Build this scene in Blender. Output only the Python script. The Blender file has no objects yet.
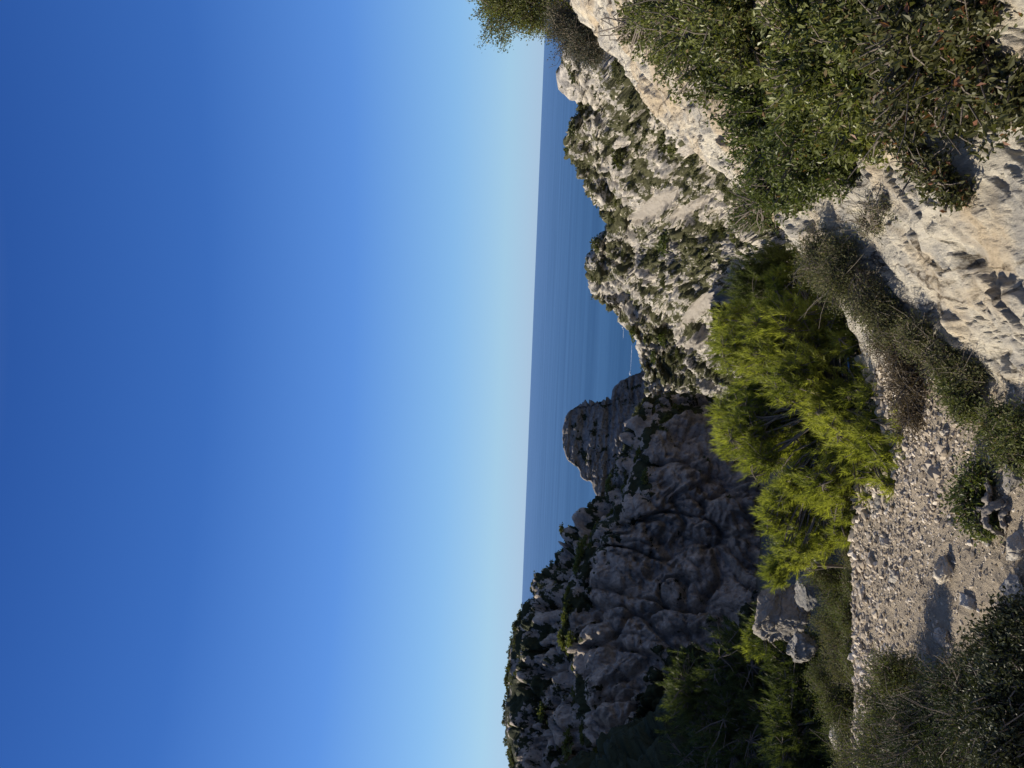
import bpy, math, random
import numpy as np
from mathutils import Matrix, Vector

R = math.radians
scene = bpy.context.scene
col = scene.collection

# ------------------------------------------------------------------ camera
FPX = 770.0                      # focal length in pixels of the 1024 px side
EYE = np.array([0.0, 0.0, 1.6])
PITCH, ROLL = R(1.35), R(2.3)
_f = np.array([0, math.cos(PITCH), math.sin(PITCH)])
_u = np.array([0, -math.sin(PITCH), math.cos(PITCH)])
_r = np.array([1.0, 0, 0])
CR = math.cos(ROLL) * _r + math.sin(ROLL) * _u      # right of the upright view
CU = -math.sin(ROLL) * _r + math.cos(ROLL) * _u     # up of the upright view
cam_data = bpy.data.cameras.new("camera")
cam = bpy.data.objects.new("camera", cam_data)
col.objects.link(cam)
cam_data.sensor_fit = 'HORIZONTAL'
cam_data.sensor_width = 36.0
cam_data.lens = 36.0 * FPX / 1024.0
cam_data.clip_start = 0.05
cam_data.clip_end = 1.0e6
X, Y, Z = -CU, CR, -_f           # the phone was held sideways: sky is at the left of the frame
cam.matrix_world = Matrix(((X[0], Y[0], Z[0], EYE[0]), (X[1], Y[1], Z[1], EYE[1]),
                           (X[2], Y[2], Z[2], EYE[2]), (0, 0, 0, 1)))
scene.camera = cam
scene.render.resolution_x, scene.render.resolution_y = 1024, 768

# ------------------------------------------------------------------ sun and sky
SUN_EL = R(27)
SUN_AHEAD = R(13)                # the sun stands to the left and a little ahead
SUN_DIR = np.array([-math.cos(SUN_EL) * math.cos(SUN_AHEAD), math.cos(SUN_EL) * math.sin(SUN_AHEAD), math.sin(SUN_EL)])
world = bpy.data.worlds.new("World")
scene.world = world
world.use_nodes = True
wn = world.node_tree
wn.nodes.clear()
sky = wn.nodes.new('ShaderNodeTexSky')
sky.sky_type = 'NISHITA'
sky.sun_disc = False
sky.sun_elevation = SUN_EL
sky.sun_rotation = math.atan2(SUN_DIR[0], SUN_DIR[1])
sky.altitude = 150
sky.air_density = 1.0
sky.dust_density = 0.25
sky.ozone_density = 3.0
bg = wn.nodes.new('ShaderNodeBackground')
bg.inputs['Strength'].default_value = 0.0530
wo = wn.nodes.new('ShaderNodeOutputWorld')
# deep clear-weather blue: grade the sky by elevation; unseen zenith paled to lift shade
_tc = wn.nodes.new('ShaderNodeTexCoord')
_sx = wn.nodes.new('ShaderNodeSeparateXYZ')
wn.links.new(_tc.outputs['Generated'], _sx.inputs[0])
_rp = wn.nodes.new('ShaderNodeValToRGB')
_st = [(0.0, (0.911, 1.415, 2.646)), (0.039, (0.933, 1.448, 2.198)), (0.104, (1.033, 1.422, 1.982)), (0.228, (0.804, 1.27, 2.036)), (0.39, (0.518, 1.0, 1.837)), (0.566, (0.389, 0.833, 1.668)), (0.75, (0.85, 0.9, 1.0)), (1.0, (1.1, 1.0, 0.9))]
while len(_rp.color_ramp.elements) < len(_st): _rp.color_ramp.elements.new(0.5)
for _e, (_p, _c) in zip(_rp.color_ramp.elements, _st):
    _e.position = _p
    _e.color = (*_c, 1)
wn.links.new(_sx.outputs[2], _rp.inputs[0])
_mx = wn.nodes.new('ShaderNodeMix')
_mx.data_type = 'RGBA'
_mx.blend_type = 'MULTIPLY'
_mx.inputs[0].default_value = 1.0
wn.links.new(sky.outputs[0], _mx.inputs[6])
wn.links.new(_rp.outputs[0], _mx.inputs[7])
_rg = wn.nodes.new('ShaderNodeValToRGB')
_hx = [(0.0, 'a8c3dd'), (0.039, 'a3c9e4'), (0.104, '86b8e8'), (0.228, '5b90dc'), (0.39, '3b6cbb'), (0.566, '2c57a3'), (0.78, '6f86b4'), (1.0, '9aa2b0')]
while len(_rg.color_ramp.elements) < len(_hx): _rg.color_ramp.elements.new(0.5)
for _e, (_p, _c) in zip(_rg.color_ramp.elements, _hx):
    _l = [(int(_c[i:i + 2], 16) / 255) for i in (0, 2, 4)]
    _l = [((c + 0.055) / 1.055) ** 2.4 / (0.0573 * 2 ** 0.3) for c in _l]
    _e.position = _p
    _e.color = (*_l, 1)
wn.links.new(_sx.outputs[2], _rg.inputs[0])
_m2 = wn.nodes.new('ShaderNodeMix')
_m2.data_type = 'RGBA'
_m2.inputs[0].default_value = 0.8
wn.links.new(_mx.outputs[2], _m2.inputs[6])
wn.links.new(_rg.outputs[0], _m2.inputs[7])
wn.links.new(_m2.outputs[2], bg.inputs[0])
wn.links.new(bg.outputs[0], wo.inputs[0])

sun_data = bpy.data.lights.new("sun", 'SUN')
sun_data.energy = 5.0
sun_data.angle = R(0.53)
sun_data.color = (1.0, 0.90, 0.75)
sun = bpy.data.objects.new("sun", sun_data)
col.objects.link(sun)
sun.rotation_euler = Vector(SUN_DIR).to_track_quat('Z', 'Y').to_euler()
sun.location = (-40, 10, 60)

scene.view_settings.view_transform = 'Standard'
scene.view_settings.look = 'None'
scene.view_settings.gamma = 1.0
scene.view_settings.use_curve_mapping = False
scene.view_settings.exposure = 0.45
scene.cycles.use_denoising = True
scene.cycles.max_bounces = 6
scene.cycles.transparent_max_bounces = 6


def ray(px, py):
    d = _f + CR * ((px - 384.0) / FPX) - CU * ((py - 512.0) / FPX)
    return d


def P(px, py, d):
    """World point seen at (px, py) of the upright photograph, d metres ahead."""
    v = ray(px, py)
    return EYE + v * (d / v[1])


def to_px(p):
    v = np.asarray(p) - EYE
    f = v @ _f
    return 384 + FPX * (v @ CR) / f, 512 - FPX * (v @ CU) / f


# ------------------------------------------------------------------ numpy noise
def _hash(ix, iy, iz, seed):
    h = (ix.astype(np.int64) * 374761393 + iy.astype(np.int64) * 668265263 + iz.astype(np.int64) * 2147483647 * 3 + seed * 1274126177) & 0xFFFFFFFF
    h = ((h ^ (h >> 13)) * 1274126177) & 0xFFFFFFFF
    h = ((h ^ (h >> 16)) * 2246822519) & 0xFFFFFFFF
    return h ^ (h >> 15)


_G = np.array([[1, 1, 0], [-1, 1, 0], [1, -1, 0], [-1, -1, 0], [1, 0, 1], [-1, 0, 1], [1, 0, -1], [-1, 0, -1],
               [0, 1, 1], [0, -1, 1], [0, 1, -1], [0, -1, -1], [1, 1, 0], [-1, 1, 0], [0, -1, 1], [0, -1, -1]], float)


def noise(p, seed=0):
    p = np.asarray(p, float)
    i = np.floor(p).astype(np.int64)
    f = p - i
    w = f * f * f * (f * (f * 6 - 15) + 10)
    out = np.zeros(len(p))
    for dx in (0, 1):
        for dy in (0, 1):
            for dz in (0, 1):
                h = _hash(i[:, 0] + dx, i[:, 1] + dy, i[:, 2] + dz, seed) & 15
                g = _G[h]
                dot = (g * (f - np.array([dx, dy, dz]))).sum(1)
                ww = (w[:, 0] if dx else 1 - w[:, 0]) * (w[:, 1] if dy else 1 - w[:, 1]) * (w[:, 2] if dz else 1 - w[:, 2])
                out += dot * ww
    return out


def fbm(p, octaves=4, seed=0, gain=0.5, lac=2.03):
    p = np.asarray(p, float)
    a, s, t = 1.0, np.zeros(len(p)), 0
    for o in range(octaves):
        s += a * noise(p, seed + o * 17)
        p = p * lac + 3.7
        a *= gain
    return s


def ridged(p, octaves=4, seed=0):
    a, s = 1.0, np.zeros(len(p))
    p = np.asarray(p, float)
    for o in range(octaves):
        s += a * (1 - 2 * np.abs(noise(p, seed + o * 13)))
        p = p * 2.05 + 1.3
        a *= 0.5
    return s


def worley(p, seed=0, cells=False):
    p = np.asarray(p, float)
    val = np.zeros(len(p))
    i = np.floor(p).astype(np.int64)
    f1 = np.full(len(p), 9.0)
    f2 = np.full(len(p), 9.0)
    for dx in (-1, 0, 1):
        for dy in (-1, 0, 1):
            for dz in (-1, 0, 1):
                cx, cy, cz = i[:, 0] + dx, i[:, 1] + dy, i[:, 2] + dz
                h = _hash(cx, cy, cz, seed)
                q = np.stack([cx + (h & 1023) / 1023.0, cy + ((h >> 10) & 1023) / 1023.0, cz + ((h >> 20) & 1023) / 1023.0], 1)
                d = np.sqrt(((p - q) ** 2).sum(1))
                m = d < f1
                f2 = np.where(m, f1, np.minimum(f2, d))
                f1 = np.where(m, d, f1)
                if cells: val = np.where(m, ((h >> 5) & 4095) / 4095.0, val)
    return (f1, f2, val) if cells else (f1, f2)


def smooth(a, b, x):
    t = np.clip((x - a) / (b - a), 0, 1)
    return t * t * (3 - 2 * t)


# ------------------------------------------------------------------ mesh helpers
def mesh_from(name, verts, faces, smooth_shade=True):
    """faces: (M,3) or (M,4) int array"""
    verts = np.asarray(verts, np.float32).reshape(-1, 3)
    faces = np.asarray(faces, np.int32)
    k = faces.shape[1]
    me = bpy.data.meshes.new(name)
    me.vertices.add(len(verts))
    me.vertices.foreach_set('co', verts.ravel())
    me.loops.add(faces.size)
    me.loops.foreach_set('vertex_index', faces.ravel())
    me.polygons.add(len(faces))
    me.polygons.foreach_set('loop_start', np.arange(0, faces.size, k, dtype=np.int32))
    me.polygons.foreach_set('use_smooth', np.full(len(faces), smooth_shade))
    me.update(calc_edges=True)
    me.validate()
    return me


def obj(name, me, mat=None, parent=None):
    o = bpy.data.objects.new(name, me)
    col.objects.link(o)
    if mat is not None and me is not None and not me.materials:
        me.materials.append(mat)
    if parent is not None:
        o.parent = parent
    return o


def tag(o, label=None, cat=None, group=None, kind=None):
    if label: o['label'] = label
    if cat: o['category'] = cat
    if group: o['group'] = group
    if kind: o['kind'] = kind
    return o


def thing(name, label, cat, loc, group=None):
    o = bpy.data.objects.new(name, None)
    col.objects.link(o)
    o.location = Vector(loc)
    o.empty_display_size = 0.2
    return tag(o, label, cat, group)


def attr(me, name, vals):
    a = me.attributes.new(name, 'FLOAT', 'POINT')
    a.data.foreach_set('value', np.asarray(vals, np.float32))


def norm(v):
    return v / np.maximum(np.linalg.norm(v, axis=-1, keepdims=True), 1e-9)


class Tubes:
    """collects tapered tubes into one mesh"""
    def __init__(self, sides=5):
        self.v, self.f, self.n, self.s = [], [], 0, sides

    def add(self, pts, radii):
        pts = np.asarray(pts, float)
        n, s = len(pts), self.s
        t = np.gradient(pts, axis=0)
        t = norm(t)
        ref = np.array([0.31, 0.22, 0.93]) if abs(t[0][2]) < 0.9 else np.array([0.95, 0.2, 0.1])
        a = norm(np.cross(t, ref))
        b = np.cross(t, a)
        ang = np.linspace(0, 2 * math.pi, s, endpoint=False)
        ring = (a[:, None, :] * np.cos(ang)[None, :, None] + b[:, None, :] * np.sin(ang)[None, :, None]) * np.asarray(radii, float)[:, None, None]
        self.v.append((pts[:, None, :] + ring).reshape(-1, 3))
        for i in range(n - 1):
            for j in range(s):
                k = (j + 1) % s
                self.f.append((self.n + i * s + j, self.n + i * s + k, self.n + (i + 1) * s + k, self.n + (i + 1) * s + j))
        self.n += n * s

    def build(self, name, mat, parent=None, off=None):
        v = np.concatenate(self.v)
        if off is not None: v = v - np.asarray(off)
        return obj(name, mesh_from(name, v, np.array(self.f)), mat, parent)


# ------------------------------------------------------------------ materials
def new_mat(name):
    m = bpy.data.materials.new(name)
    m.use_nodes = True
    nt = m.node_tree
    nt.nodes.clear()
    out = nt.nodes.new('ShaderNodeOutputMaterial')
    return m, nt, out


def N(nt, t, **kw):
    n = nt.nodes.new(t)
    for k, v in kw.items():
        if k.startswith('i_'):
            n.inputs[k[2:].replace('_', ' ')].default_value = v
        else:
            setattr(n, k, v)
    return n


def ramp(nt, src, stops):
    r = nt.nodes.new('ShaderNodeValToRGB')
    e = r.color_ramp.elements
    while len(e) < len(stops): e.new(0.5)
    for el, (p, c) in zip(e, stops):
        el.position = p
        el.color = (*c, 1) if len(c) == 3 else c
    nt.links.new(src, r.inputs[0])
    return r.outputs[0]


def mix(nt, fac, a, b, mode='MIX'):
    m = nt.nodes.new('ShaderNodeMix')
    m.data_type = 'RGBA'
    m.blend_type = mode
    m.clamp_factor = True
    for sock, v in ((m.inputs[0], fac), (m.inputs[6], a), (m.inputs[7], b)):
        if isinstance(v, (int, float)): sock.default_value = v
        elif isinstance(v, tuple): sock.default_value = (*v, 1)
        else: nt.links.new(v, sock)
    return m.outputs[2]


def noise_tex(nt, vec, scale, detail=6, rough=0.6, dist=0.0):
    n = N(nt, 'ShaderNodeTexNoise')
    n.inputs['Scale'].default_value = scale
    n.inputs['Detail'].default_value = detail
    n.inputs['Roughness'].default_value = rough
    n.inputs['Distortion'].default_value = dist
    nt.links.new(vec, n.inputs['Vector'])
    return n.outputs['Fac']


def mapping(nt, vec, rot=(0, 0, 0), scale=(1, 1, 1)):
    m = N(nt, 'ShaderNodeMapping')
    m.inputs['Rotation'].default_value = rot
    m.inputs['Scale'].default_value = scale
    nt.links.new(vec, m.inputs['Vector'])
    return m.outputs[0]


def bump(nt, h, strength, dist, prev=None):
    b = N(nt, 'ShaderNodeBump')
    b.inputs['Strength'].default_value = strength
    b.inputs['Distance'].default_value = dist
    nt.links.new(h, b.inputs['Height'])
    if prev is not None: nt.links.new(prev, b.inputs['Normal'])
    return b.outputs[0]


def principled(nt, out, color, rough=0.9, normal=None, spec=0.2):
    p = N(nt, 'ShaderNodeBsdfPrincipled')
    if isinstance(color, tuple): p.inputs['Base Color'].default_value = (*color, 1)
    else: nt.links.new(color, p.inputs['Base Color'])
    p.inputs['Roughness'].default_value = rough
    p.inputs['Specular IOR Level'].default_value = spec
    if normal is not None: nt.links.new(normal, p.inputs['Normal'])
    nt.links.new(p.outputs[0], out.inputs[0])
    return p


def rock_mat(name, s, light=(0.46, 0.43, 0.38), grey=(0.26, 0.255, 0.25), warm=(0.44, 0.32, 0.19), warm_amt=0.35, veg=None, scree=None, crack=0.6):
    """weathered limestone; s = metres per large patch"""
    m, nt, out = new_mat(name)
    tc = N(nt, 'ShaderNodeNewGeometry').outputs['Position']
    big = noise_tex(nt, tc, 0.5 / s, 5, 0.6, 0.4)
    mid = noise_tex(nt, tc, 2.1 / s, 6, 0.65, 0.3)
    fine = noise_tex(nt, tc, 11.0 / s, 6, 0.7)
    c = mix(nt, ramp(nt, mid, [(0.38, (0, 0, 0)), (0.62, (1, 1, 1))]), grey, light)
    wm = ramp(nt, big, [(0.48, (0, 0, 0)), (0.66, (warm_amt,) * 3)])
    c = mix(nt, wm, c, warm)
    sp = ramp(nt, fine, [(0.30, (0.55,) * 3), (0.5, (0.95,) * 3), (0.7, (1.12,) * 3)])
    c = mix(nt, 1.0, c, sp, 'MULTIPLY')
    # fissures
    mp = mapping(nt, tc, (0.3, 0.5, 0.6), (1, 0.32, 1))
    v = N(nt, 'ShaderNodeTexVoronoi', feature='DISTANCE_TO_EDGE')
    v.inputs['Scale'].default_value = 1.6 / s
    wv = N(nt, 'ShaderNodeVectorMath', operation='ADD')
    nz = N(nt, 'ShaderNodeTexNoise')
    nz.inputs['Scale'].default_value = 2.4 / s
    nz.inputs['Detail'].default_value = 5
    nt.links.new(tc, nz.inputs['Vector'])
    sc = N(nt, 'ShaderNodeVectorMath', operation='SCALE')
    sc.inputs['Scale'].default_value = 0.9 * s
    nt.links.new(nz.outputs['Color'], sc.inputs[0])
    nt.links.new(mp, wv.inputs[0]); nt.links.new(sc.outputs[0], wv.inputs[1])
    nt.links.new(wv.outputs[0], v.inputs['Vector'])
    cr = ramp(nt, v.outputs['Distance'], [(0.0, (0, 0, 0)), (0.035, (1, 1, 1))])
    if scree:
        a = N(nt, 'ShaderNodeAttribute', attribute_name='scree').outputs['Fac']
        gv = noise_tex(nt, tc, 14.0 / s, 3, 0.6)
        gcol = mix(nt, gv, tuple(x * 0.8 for x in scree), tuple(x * 1.25 for x in scree))
        c = mix(nt, a, c, gcol)
    if veg:
        a = N(nt, 'ShaderNodeAttribute', attribute_name='veg').outputs['Fac']
        vn = noise_tex(nt, tc, 5.0 / s, 5, 0.7)
        mth = N(nt, 'ShaderNodeMath', operation='MULTIPLY_ADD')
        nt.links.new(vn, mth.inputs[0]); mth.inputs[1].default_value = 1.2
        nt.links.new(a, mth.inputs[2])
        fac = ramp(nt, mth.outputs[0], [(0.95, (0, 0, 0)), (1.08, (1, 1, 1))])
        vcol = mix(nt, fine, tuple(x * 0.6 for x in veg), tuple(x * 1.5 for x in veg))
        c = mix(nt, fac, c, vcol)
    nb = bump(nt, mid, 0.6, 0.10 * s)
    nb = bump(nt, fine, 0.7, 0.03 * s, nb)
    nb = bump(nt, cr, crack, 0.05 * s, nb)
    principled(nt, out, c, 0.92, nb, 0.15)
    return m


def leaf_mat(name, dark, light, trans=0.35, rough=0.5, spec=0.3, dry=None, dry_amt=0.0, tcol=None):
    m, nt, out = new_mat(name)
    g = N(nt, 'ShaderNodeNewGeometry')
    rnd = g.outputs['Random Per Island']
    ta = N(nt, 'ShaderNodeAttribute', attribute_name='tone').outputs['Fac']
    av = N(nt, 'ShaderNodeMix'); av.inputs[0].default_value = 0.6
    nt.links.new(rnd, av.inputs[2]); nt.links.new(ta, av.inputs[3])
    c = mix(nt, av.outputs[0], dark, light)
    if dry:
        h = N(nt, 'ShaderNodeMath', operation='MULTIPLY'); h.inputs[1].default_value = 37.13
        nt.links.new(rnd, h.inputs[0])
        fr = N(nt, 'ShaderNodeMath', operation='FRACT'); nt.links.new(h.outputs[0], fr.inputs[0])
        lt = N(nt, 'ShaderNodeMath', operation='LESS_THAN'); lt.inputs[1].default_value = dry_amt
        nt.links.new(fr.outputs[0], lt.inputs[0])
        c = mix(nt, lt.outputs[0], c, dry)
    p = N(nt, 'ShaderNodeBsdfPrincipled')
    nt.links.new(c, p.inputs['Base Color'])
    p.inputs['Roughness'].default_value = rough
    p.inputs['Specular IOR Level'].default_value = spec
    t = N(nt, 'ShaderNodeBsdfTranslucent')
    tc = mix(nt, 1.0, c, tcol or (1.5, 1.6, 0.7), 'MULTIPLY')
    nt.links.new(tc, t.inputs[0])
    ms = N(nt, 'ShaderNodeMixShader'); ms.inputs[0].default_value = trans
    nt.links.new(p.outputs[0], ms.inputs[1]); nt.links.new(t.outputs[0], ms.inputs[2])
    nt.links.new(ms.outputs[0], out.inputs[0])
    return m


def bark_mat(name, a, b):
    m, nt, out = new_mat(name)
    tc = N(nt, 'ShaderNodeNewGeometry').outputs['Position']
    n = noise_tex(nt, mapping(nt, tc, scale=(1, 1, 0.25)), 40, 5, 0.7)
    principled(nt, out, mix(nt, n, a, b), 0.9, bump(nt, n, 0.8, 0.01), 0.1)
    return m


def plain_mat(name, c, rough=0.6, spec=0.3):
    m, nt, out = new_mat(name)
    tc = N(nt, 'ShaderNodeNewGeometry').outputs['Position']
    n = noise_tex(nt, tc, 30, 4, 0.6)
    principled(nt, out, mix(nt, n, tuple(x * 0.85 for x in c), tuple(min(1, x * 1.1) for x in c)), rough, None, spec)
    return m


M = {}
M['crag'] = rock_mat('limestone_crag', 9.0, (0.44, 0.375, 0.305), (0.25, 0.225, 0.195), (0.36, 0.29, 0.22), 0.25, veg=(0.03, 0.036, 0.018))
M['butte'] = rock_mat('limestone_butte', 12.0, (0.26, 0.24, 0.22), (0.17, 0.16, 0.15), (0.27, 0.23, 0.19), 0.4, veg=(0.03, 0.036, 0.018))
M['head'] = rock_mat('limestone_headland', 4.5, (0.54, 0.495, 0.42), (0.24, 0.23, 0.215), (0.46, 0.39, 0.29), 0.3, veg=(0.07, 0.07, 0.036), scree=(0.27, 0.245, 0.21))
M['rock'] = rock_mat('pale_limestone', 0.6, (0.52, 0.47, 0.39), (0.34, 0.33, 0.31), (0.48, 0.35, 0.2), 0.5)
M['boulder'] = rock_mat('boulder_limestone', 0.9, (0.34, 0.315, 0.275), (0.18, 0.175, 0.16), (0.40, 0.31, 0.2), 0.3)  # darker than the pale limestone: shade on the boulders is in the colour
M['kermes'] = leaf_mat('kermes_oak_leaf', (0.03, 0.04, 0.013), (0.23, 0.25, 0.075), 0.3, 0.42, 0.4, (0.17, 0.13, 0.06), 0.06)
M['lentisk'] = leaf_mat('lentisk_leaf', (0.028, 0.042, 0.014), (0.16, 0.185, 0.055), 0.3, 0.45, 0.4, (0.17, 0.10, 0.05), 0.02)
M['pine'] = leaf_mat('pine_needle', (0.075, 0.097, 0.022), (0.37, 0.38, 0.088), 0.48, 0.5, 0.3)
M['pine_dark'] = leaf_mat('dark_pine_needle', (0.035, 0.052, 0.018), (0.115, 0.135, 0.042), 0.3, 0.5, 0.25)  # darker copy of the needles, carries the shade of the ravine pines
M['scrub'] = leaf_mat('scrub_leaf', (0.045, 0.052, 0.022), (0.12, 0.125, 0.052), 0.2, 0.6, 0.2)
M['scrub_light'] = leaf_mat('pale_scrub_leaf', (0.07, 0.085, 0.025), (0.15, 0.16, 0.05), 0.25, 0.6, 0.2)  # on the ridge ledge this paler leaf has grazing sun in its colour
M['grey_scrub'] = leaf_mat('grey_scrub_leaf', (0.06, 0.066, 0.035), (0.18, 0.185, 0.09), 0.25, 0.7, 0.15, (0.2, 0.17, 0.1), 0.15)
M['rosemary'] = leaf_mat('rosemary_leaf', (0.016, 0.026, 0.010), (0.062, 0.078, 0.028), 0.2, 0.55, 0.3, (0.13, 0.11, 0.07), 0.08)  # deepened for the backlit side of the corner bush
M['kermes_red'] = leaf_mat('reddish_oak_leaf', (0.045, 0.05, 0.02), (0.12, 0.12, 0.05), 0.3, 0.45, 0.35, (0.20, 0.09, 0.05), 0.05)
M['grey_dark'] = leaf_mat('dull_grey_leaf', (0.045, 0.05, 0.04), (0.10, 0.105, 0.075), 0.2, 0.6, 0.2, (0.16, 0.13, 0.09), 0.2)
M['rosemary_green'] = leaf_mat('green_rosemary_leaf', (0.05, 0.064, 0.022), (0.17, 0.185, 0.065), 0.25, 0.55, 0.25, (0.16, 0.13, 0.08), 0.1)
M['backlit_leaf'] = leaf_mat('backlit_small_leaf', (0.016, 0.02, 0.009), (0.075, 0.085, 0.04), 0.15, 0.5, 0.3)  # shade of the side turned from the sun is in this leaf colour
M['dry'] = leaf_mat('dry_leaf', (0.06, 0.045, 0.028), (0.14, 0.105, 0.065), 0.2, 0.7, 0.15)
M['bark'] = bark_mat('grey_bark', (0.10, 0.085, 0.07), (0.22, 0.19, 0.16))
M['twig'] = bark_mat('pale_twig', (0.13, 0.11, 0.085), (0.26, 0.23, 0.19))
M['deadwood'] = bark_mat('weathered_wood', (0.16, 0.14, 0.12), (0.34, 0.31, 0.27))

# ------------------------------------------------------------------ sea
SEA_Z = -120.0


def build_sea():
    m, nt, out = new_mat('sea_water')
    tc = N(nt, 'ShaderNodeNewGeometry').outputs['Position']
    big = noise_tex(nt, mapping(nt, tc, (0, 0, 0.15), (0.0006, 0.004, 1)), 1.0, 8, 0.7, 0.8)
    mid = noise_tex(nt, mapping(nt, tc, (0, 0, 0.3), (0.02, 0.06, 1)), 1.0, 5, 0.6)
    small = noise_tex(nt, mapping(nt, tc, (0, 0, 0.5), (0.25, 0.5, 1)), 1.0, 4, 0.6)
    c = mix(nt, ramp(nt, big, [(0.35, (0, 0, 0)), (0.65, (1, 1, 1))]), (0.016, 0.064, 0.145), (0.028, 0.092, 0.19))
    nb = bump(nt, mid, 0.5, 3.0)
    nb = bump(nt, small, 0.5, 0.6, nb)
    d = N(nt, 'ShaderNodeBsdfDiffuse'); nt.links.new(c, d.inputs[0])
    g = N(nt, 'ShaderNodeBsdfGlossy'); g.inputs['Roughness'].default_value = 0.35
    g.inputs['Color'].default_value = (0.68, 0.84, 0.95, 1)
    nt.links.new(nb, g.inputs['Normal']); nt.links.new(nb, d.inputs['Normal'])
    fc = N(nt, 'ShaderNodeLayerWeight'); fc.inputs['Blend'].default_value = 0.5
    pw = N(nt, 'ShaderNodeMath', operation='POWER'); nt.links.new(fc.outputs['Facing'], pw.inputs[0]); pw.inputs[1].default_value = 14
    sw = N(nt, 'ShaderNodeMath', operation='MULTIPLY_ADD'); nt.links.new(big, sw.inputs[0]); sw.inputs[1].default_value = 0.5; sw.inputs[2].default_value = 0.12
    lw = N(nt, 'ShaderNodeMath', operation='MULTIPLY_ADD')
    nt.links.new(pw.outputs[0], lw.inputs[0]); nt.links.new(sw.outputs[0], lw.inputs[1]); lw.inputs[2].default_value = 0.12
    ms = N(nt, 'ShaderNodeMixShader'); nt.links.new(lw.outputs[0], ms.inputs[0])
    nt.links.new(d.outputs[0], ms.inputs[1]); nt.links.new(g.outputs[0], ms.inputs[2])
    nt.links.new(ms.outputs[0], out.inputs[0])
    rad = [30, 300, 1000, 4000, 15000, 60000, 200000]
    n = 96
    ang = np.linspace(0, 2 * math.pi, n, endpoint=False)
    v = np.concatenate([np.stack([np.sin(ang) * r, np.cos(ang) * r, np.full(n, SEA_Z)], 1) for r in rad])
    f = [(i * n + j, i * n + (j + 1) % n, (i + 1) * n + (j + 1) % n, (i + 1) * n + j) for i in range(len(rad) - 1) for j in range(n)]
    tag(obj('sea', mesh_from('sea', v, np.array(f)[:, ::-1]), m), kind='structure')


build_sea()

# ------------------------------------------------------------------ near ground
BR_X = np.array([-60, -12, -3.0, -1.6, -0.84, 0.1, 0.92, 1.37, 2.17, 3.26, 5.6, 13, 60])
BR_Y = np.array([20, 8.5, 6.0, 5.95, 5.8, 5.4, 5.5, 5.9, 7.3, 8.8, 11.2, 19, 60])
SLOPE_DIR = norm(np.array([0.53, 0.85]))


def ground_h(x, y, detail=True):
    x = np.asarray(x, float); y = np.asarray(y, float)
    yb = np.interp(x, BR_X, BR_Y)
    yc = np.minimum(y, yb)
    t = np.maximum(y - yb, 0)
    xs = np.where(x > 14, 14 + (x - 14) * 0.4, x)
    S = -0.10 + 0.5 * xs - 0.13 * yc
    Pth = -0.08 + 0.07 * np.maximum(x, -6) - 0.13 * yc
    k = 0.08
    m = np.clip(0.5 + 0.5 * (S - Pth) / k, 0, 1)
    h = Pth * (1 - m) + S * m + k * m * (1 - m)
    steep = np.where(x > 0.3, 2.0, 0.5)
    far_s = 0.30 + 0.12 * smooth(-0.12, 0.08, x / np.maximum(np.abs(y), 1.0))
    drop = np.where(t < 7, steep * t * smooth(-0.2, 0.6, t), steep * 7 + (t - 7) * far_s)
    h = h - drop
    h = np.maximum(h, -135)
    rockw = smooth(0.02, 0.22, x + 0.1 * np.sin(y * 2.1)) * smooth(0, 0.4, y + 3)
    rockw = np.maximum(rockw, smooth(0.25, 1.0, t))
    rockw = np.maximum(rockw, smooth(9, 11, -x))
    if detail:
        u = x * SLOPE_DIR[0] + y * SLOPE_DIR[1]
        v = x * SLOPE_DIR[1] - y * SLOPE_DIR[0]
        z0 = np.zeros_like(x)
        q = np.stack([u * 0.45, v * 1.1, z0], 1)
        warp = fbm(np.stack([u * 0.9, v * 0.9, z0 + 5], 1), 4, 71)
        wp2 = fbm(np.stack([u * 2.5, v * 2.5, z0 + 15], 1), 4, 72)
        n1 = fbm(q + warp[:, None] * 0.5, 4, 3)
        fine = fbm(np.stack([u * 7, v * 12, z0], 1), 5, 31)
        blocks = np.zeros_like(x)
        cracks = np.zeros_like(x)
        for su, sv, ww, amp, sd in ((0.45, 1.9, 0.6, 0.05, 9), (1.1, 5.0, 0.9, 0.03, 19), (3.5, 14.0, 1.0, 0.017, 29), (11, 34, 0.8, 0.006, 39)):
            f1, f2, val = worley(np.stack([u * su + wp2 * ww, v * sv + (warp + wp2) * ww, z0 + sd], 1), sd, True)
            blocks += amp * (val - 0.5) * (0.25 + 0.75 * smooth(0.0, 0.04, f2 - f1)) + amp * 0.25 * (f1 - 0.4)
            cracks += amp * 0.3 * np.exp(-((f2 - f1) / 0.03) ** 2)
        near = 0.15 * n1 + 0.012 * fine + blocks - cracks
        far = smooth(8, 40, t) * 1.2 * fbm(np.stack([x * 0.12, y * 0.12, z0], 1), 4, 8)
        pathn = 0.05 * fbm(np.stack([x * 1.3, y * 1.3, z0], 1), 4, 55) + 0.012 * fbm(np.stack([x * 14, y * 14, z0], 1), 3, 56)
        h = h + rockw * near + far + (1 - rockw) * pathn
    return h, rockw


def gh(x, y):
    return float(ground_h(np.array([x]), np.array([y]))[0][0])


def on_ground(px, py, dmin=2.0, dmax=40.0):
    """first point of the ground along the view through (px, py)"""
    d = np.linspace(dmin, dmax, 1500)
    v = ray(px, py); v = v / v[1]
    pts = EYE + v * d[:, None]
    h, _ = ground_h(pts[:, 0], pts[:, 1])
    hit = np.nonzero(pts[:, 2] < h)[0]
    i = hit[0] if len(hit) else -1
    return np.array([pts[i, 0], pts[i, 1], h[i]])


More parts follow.
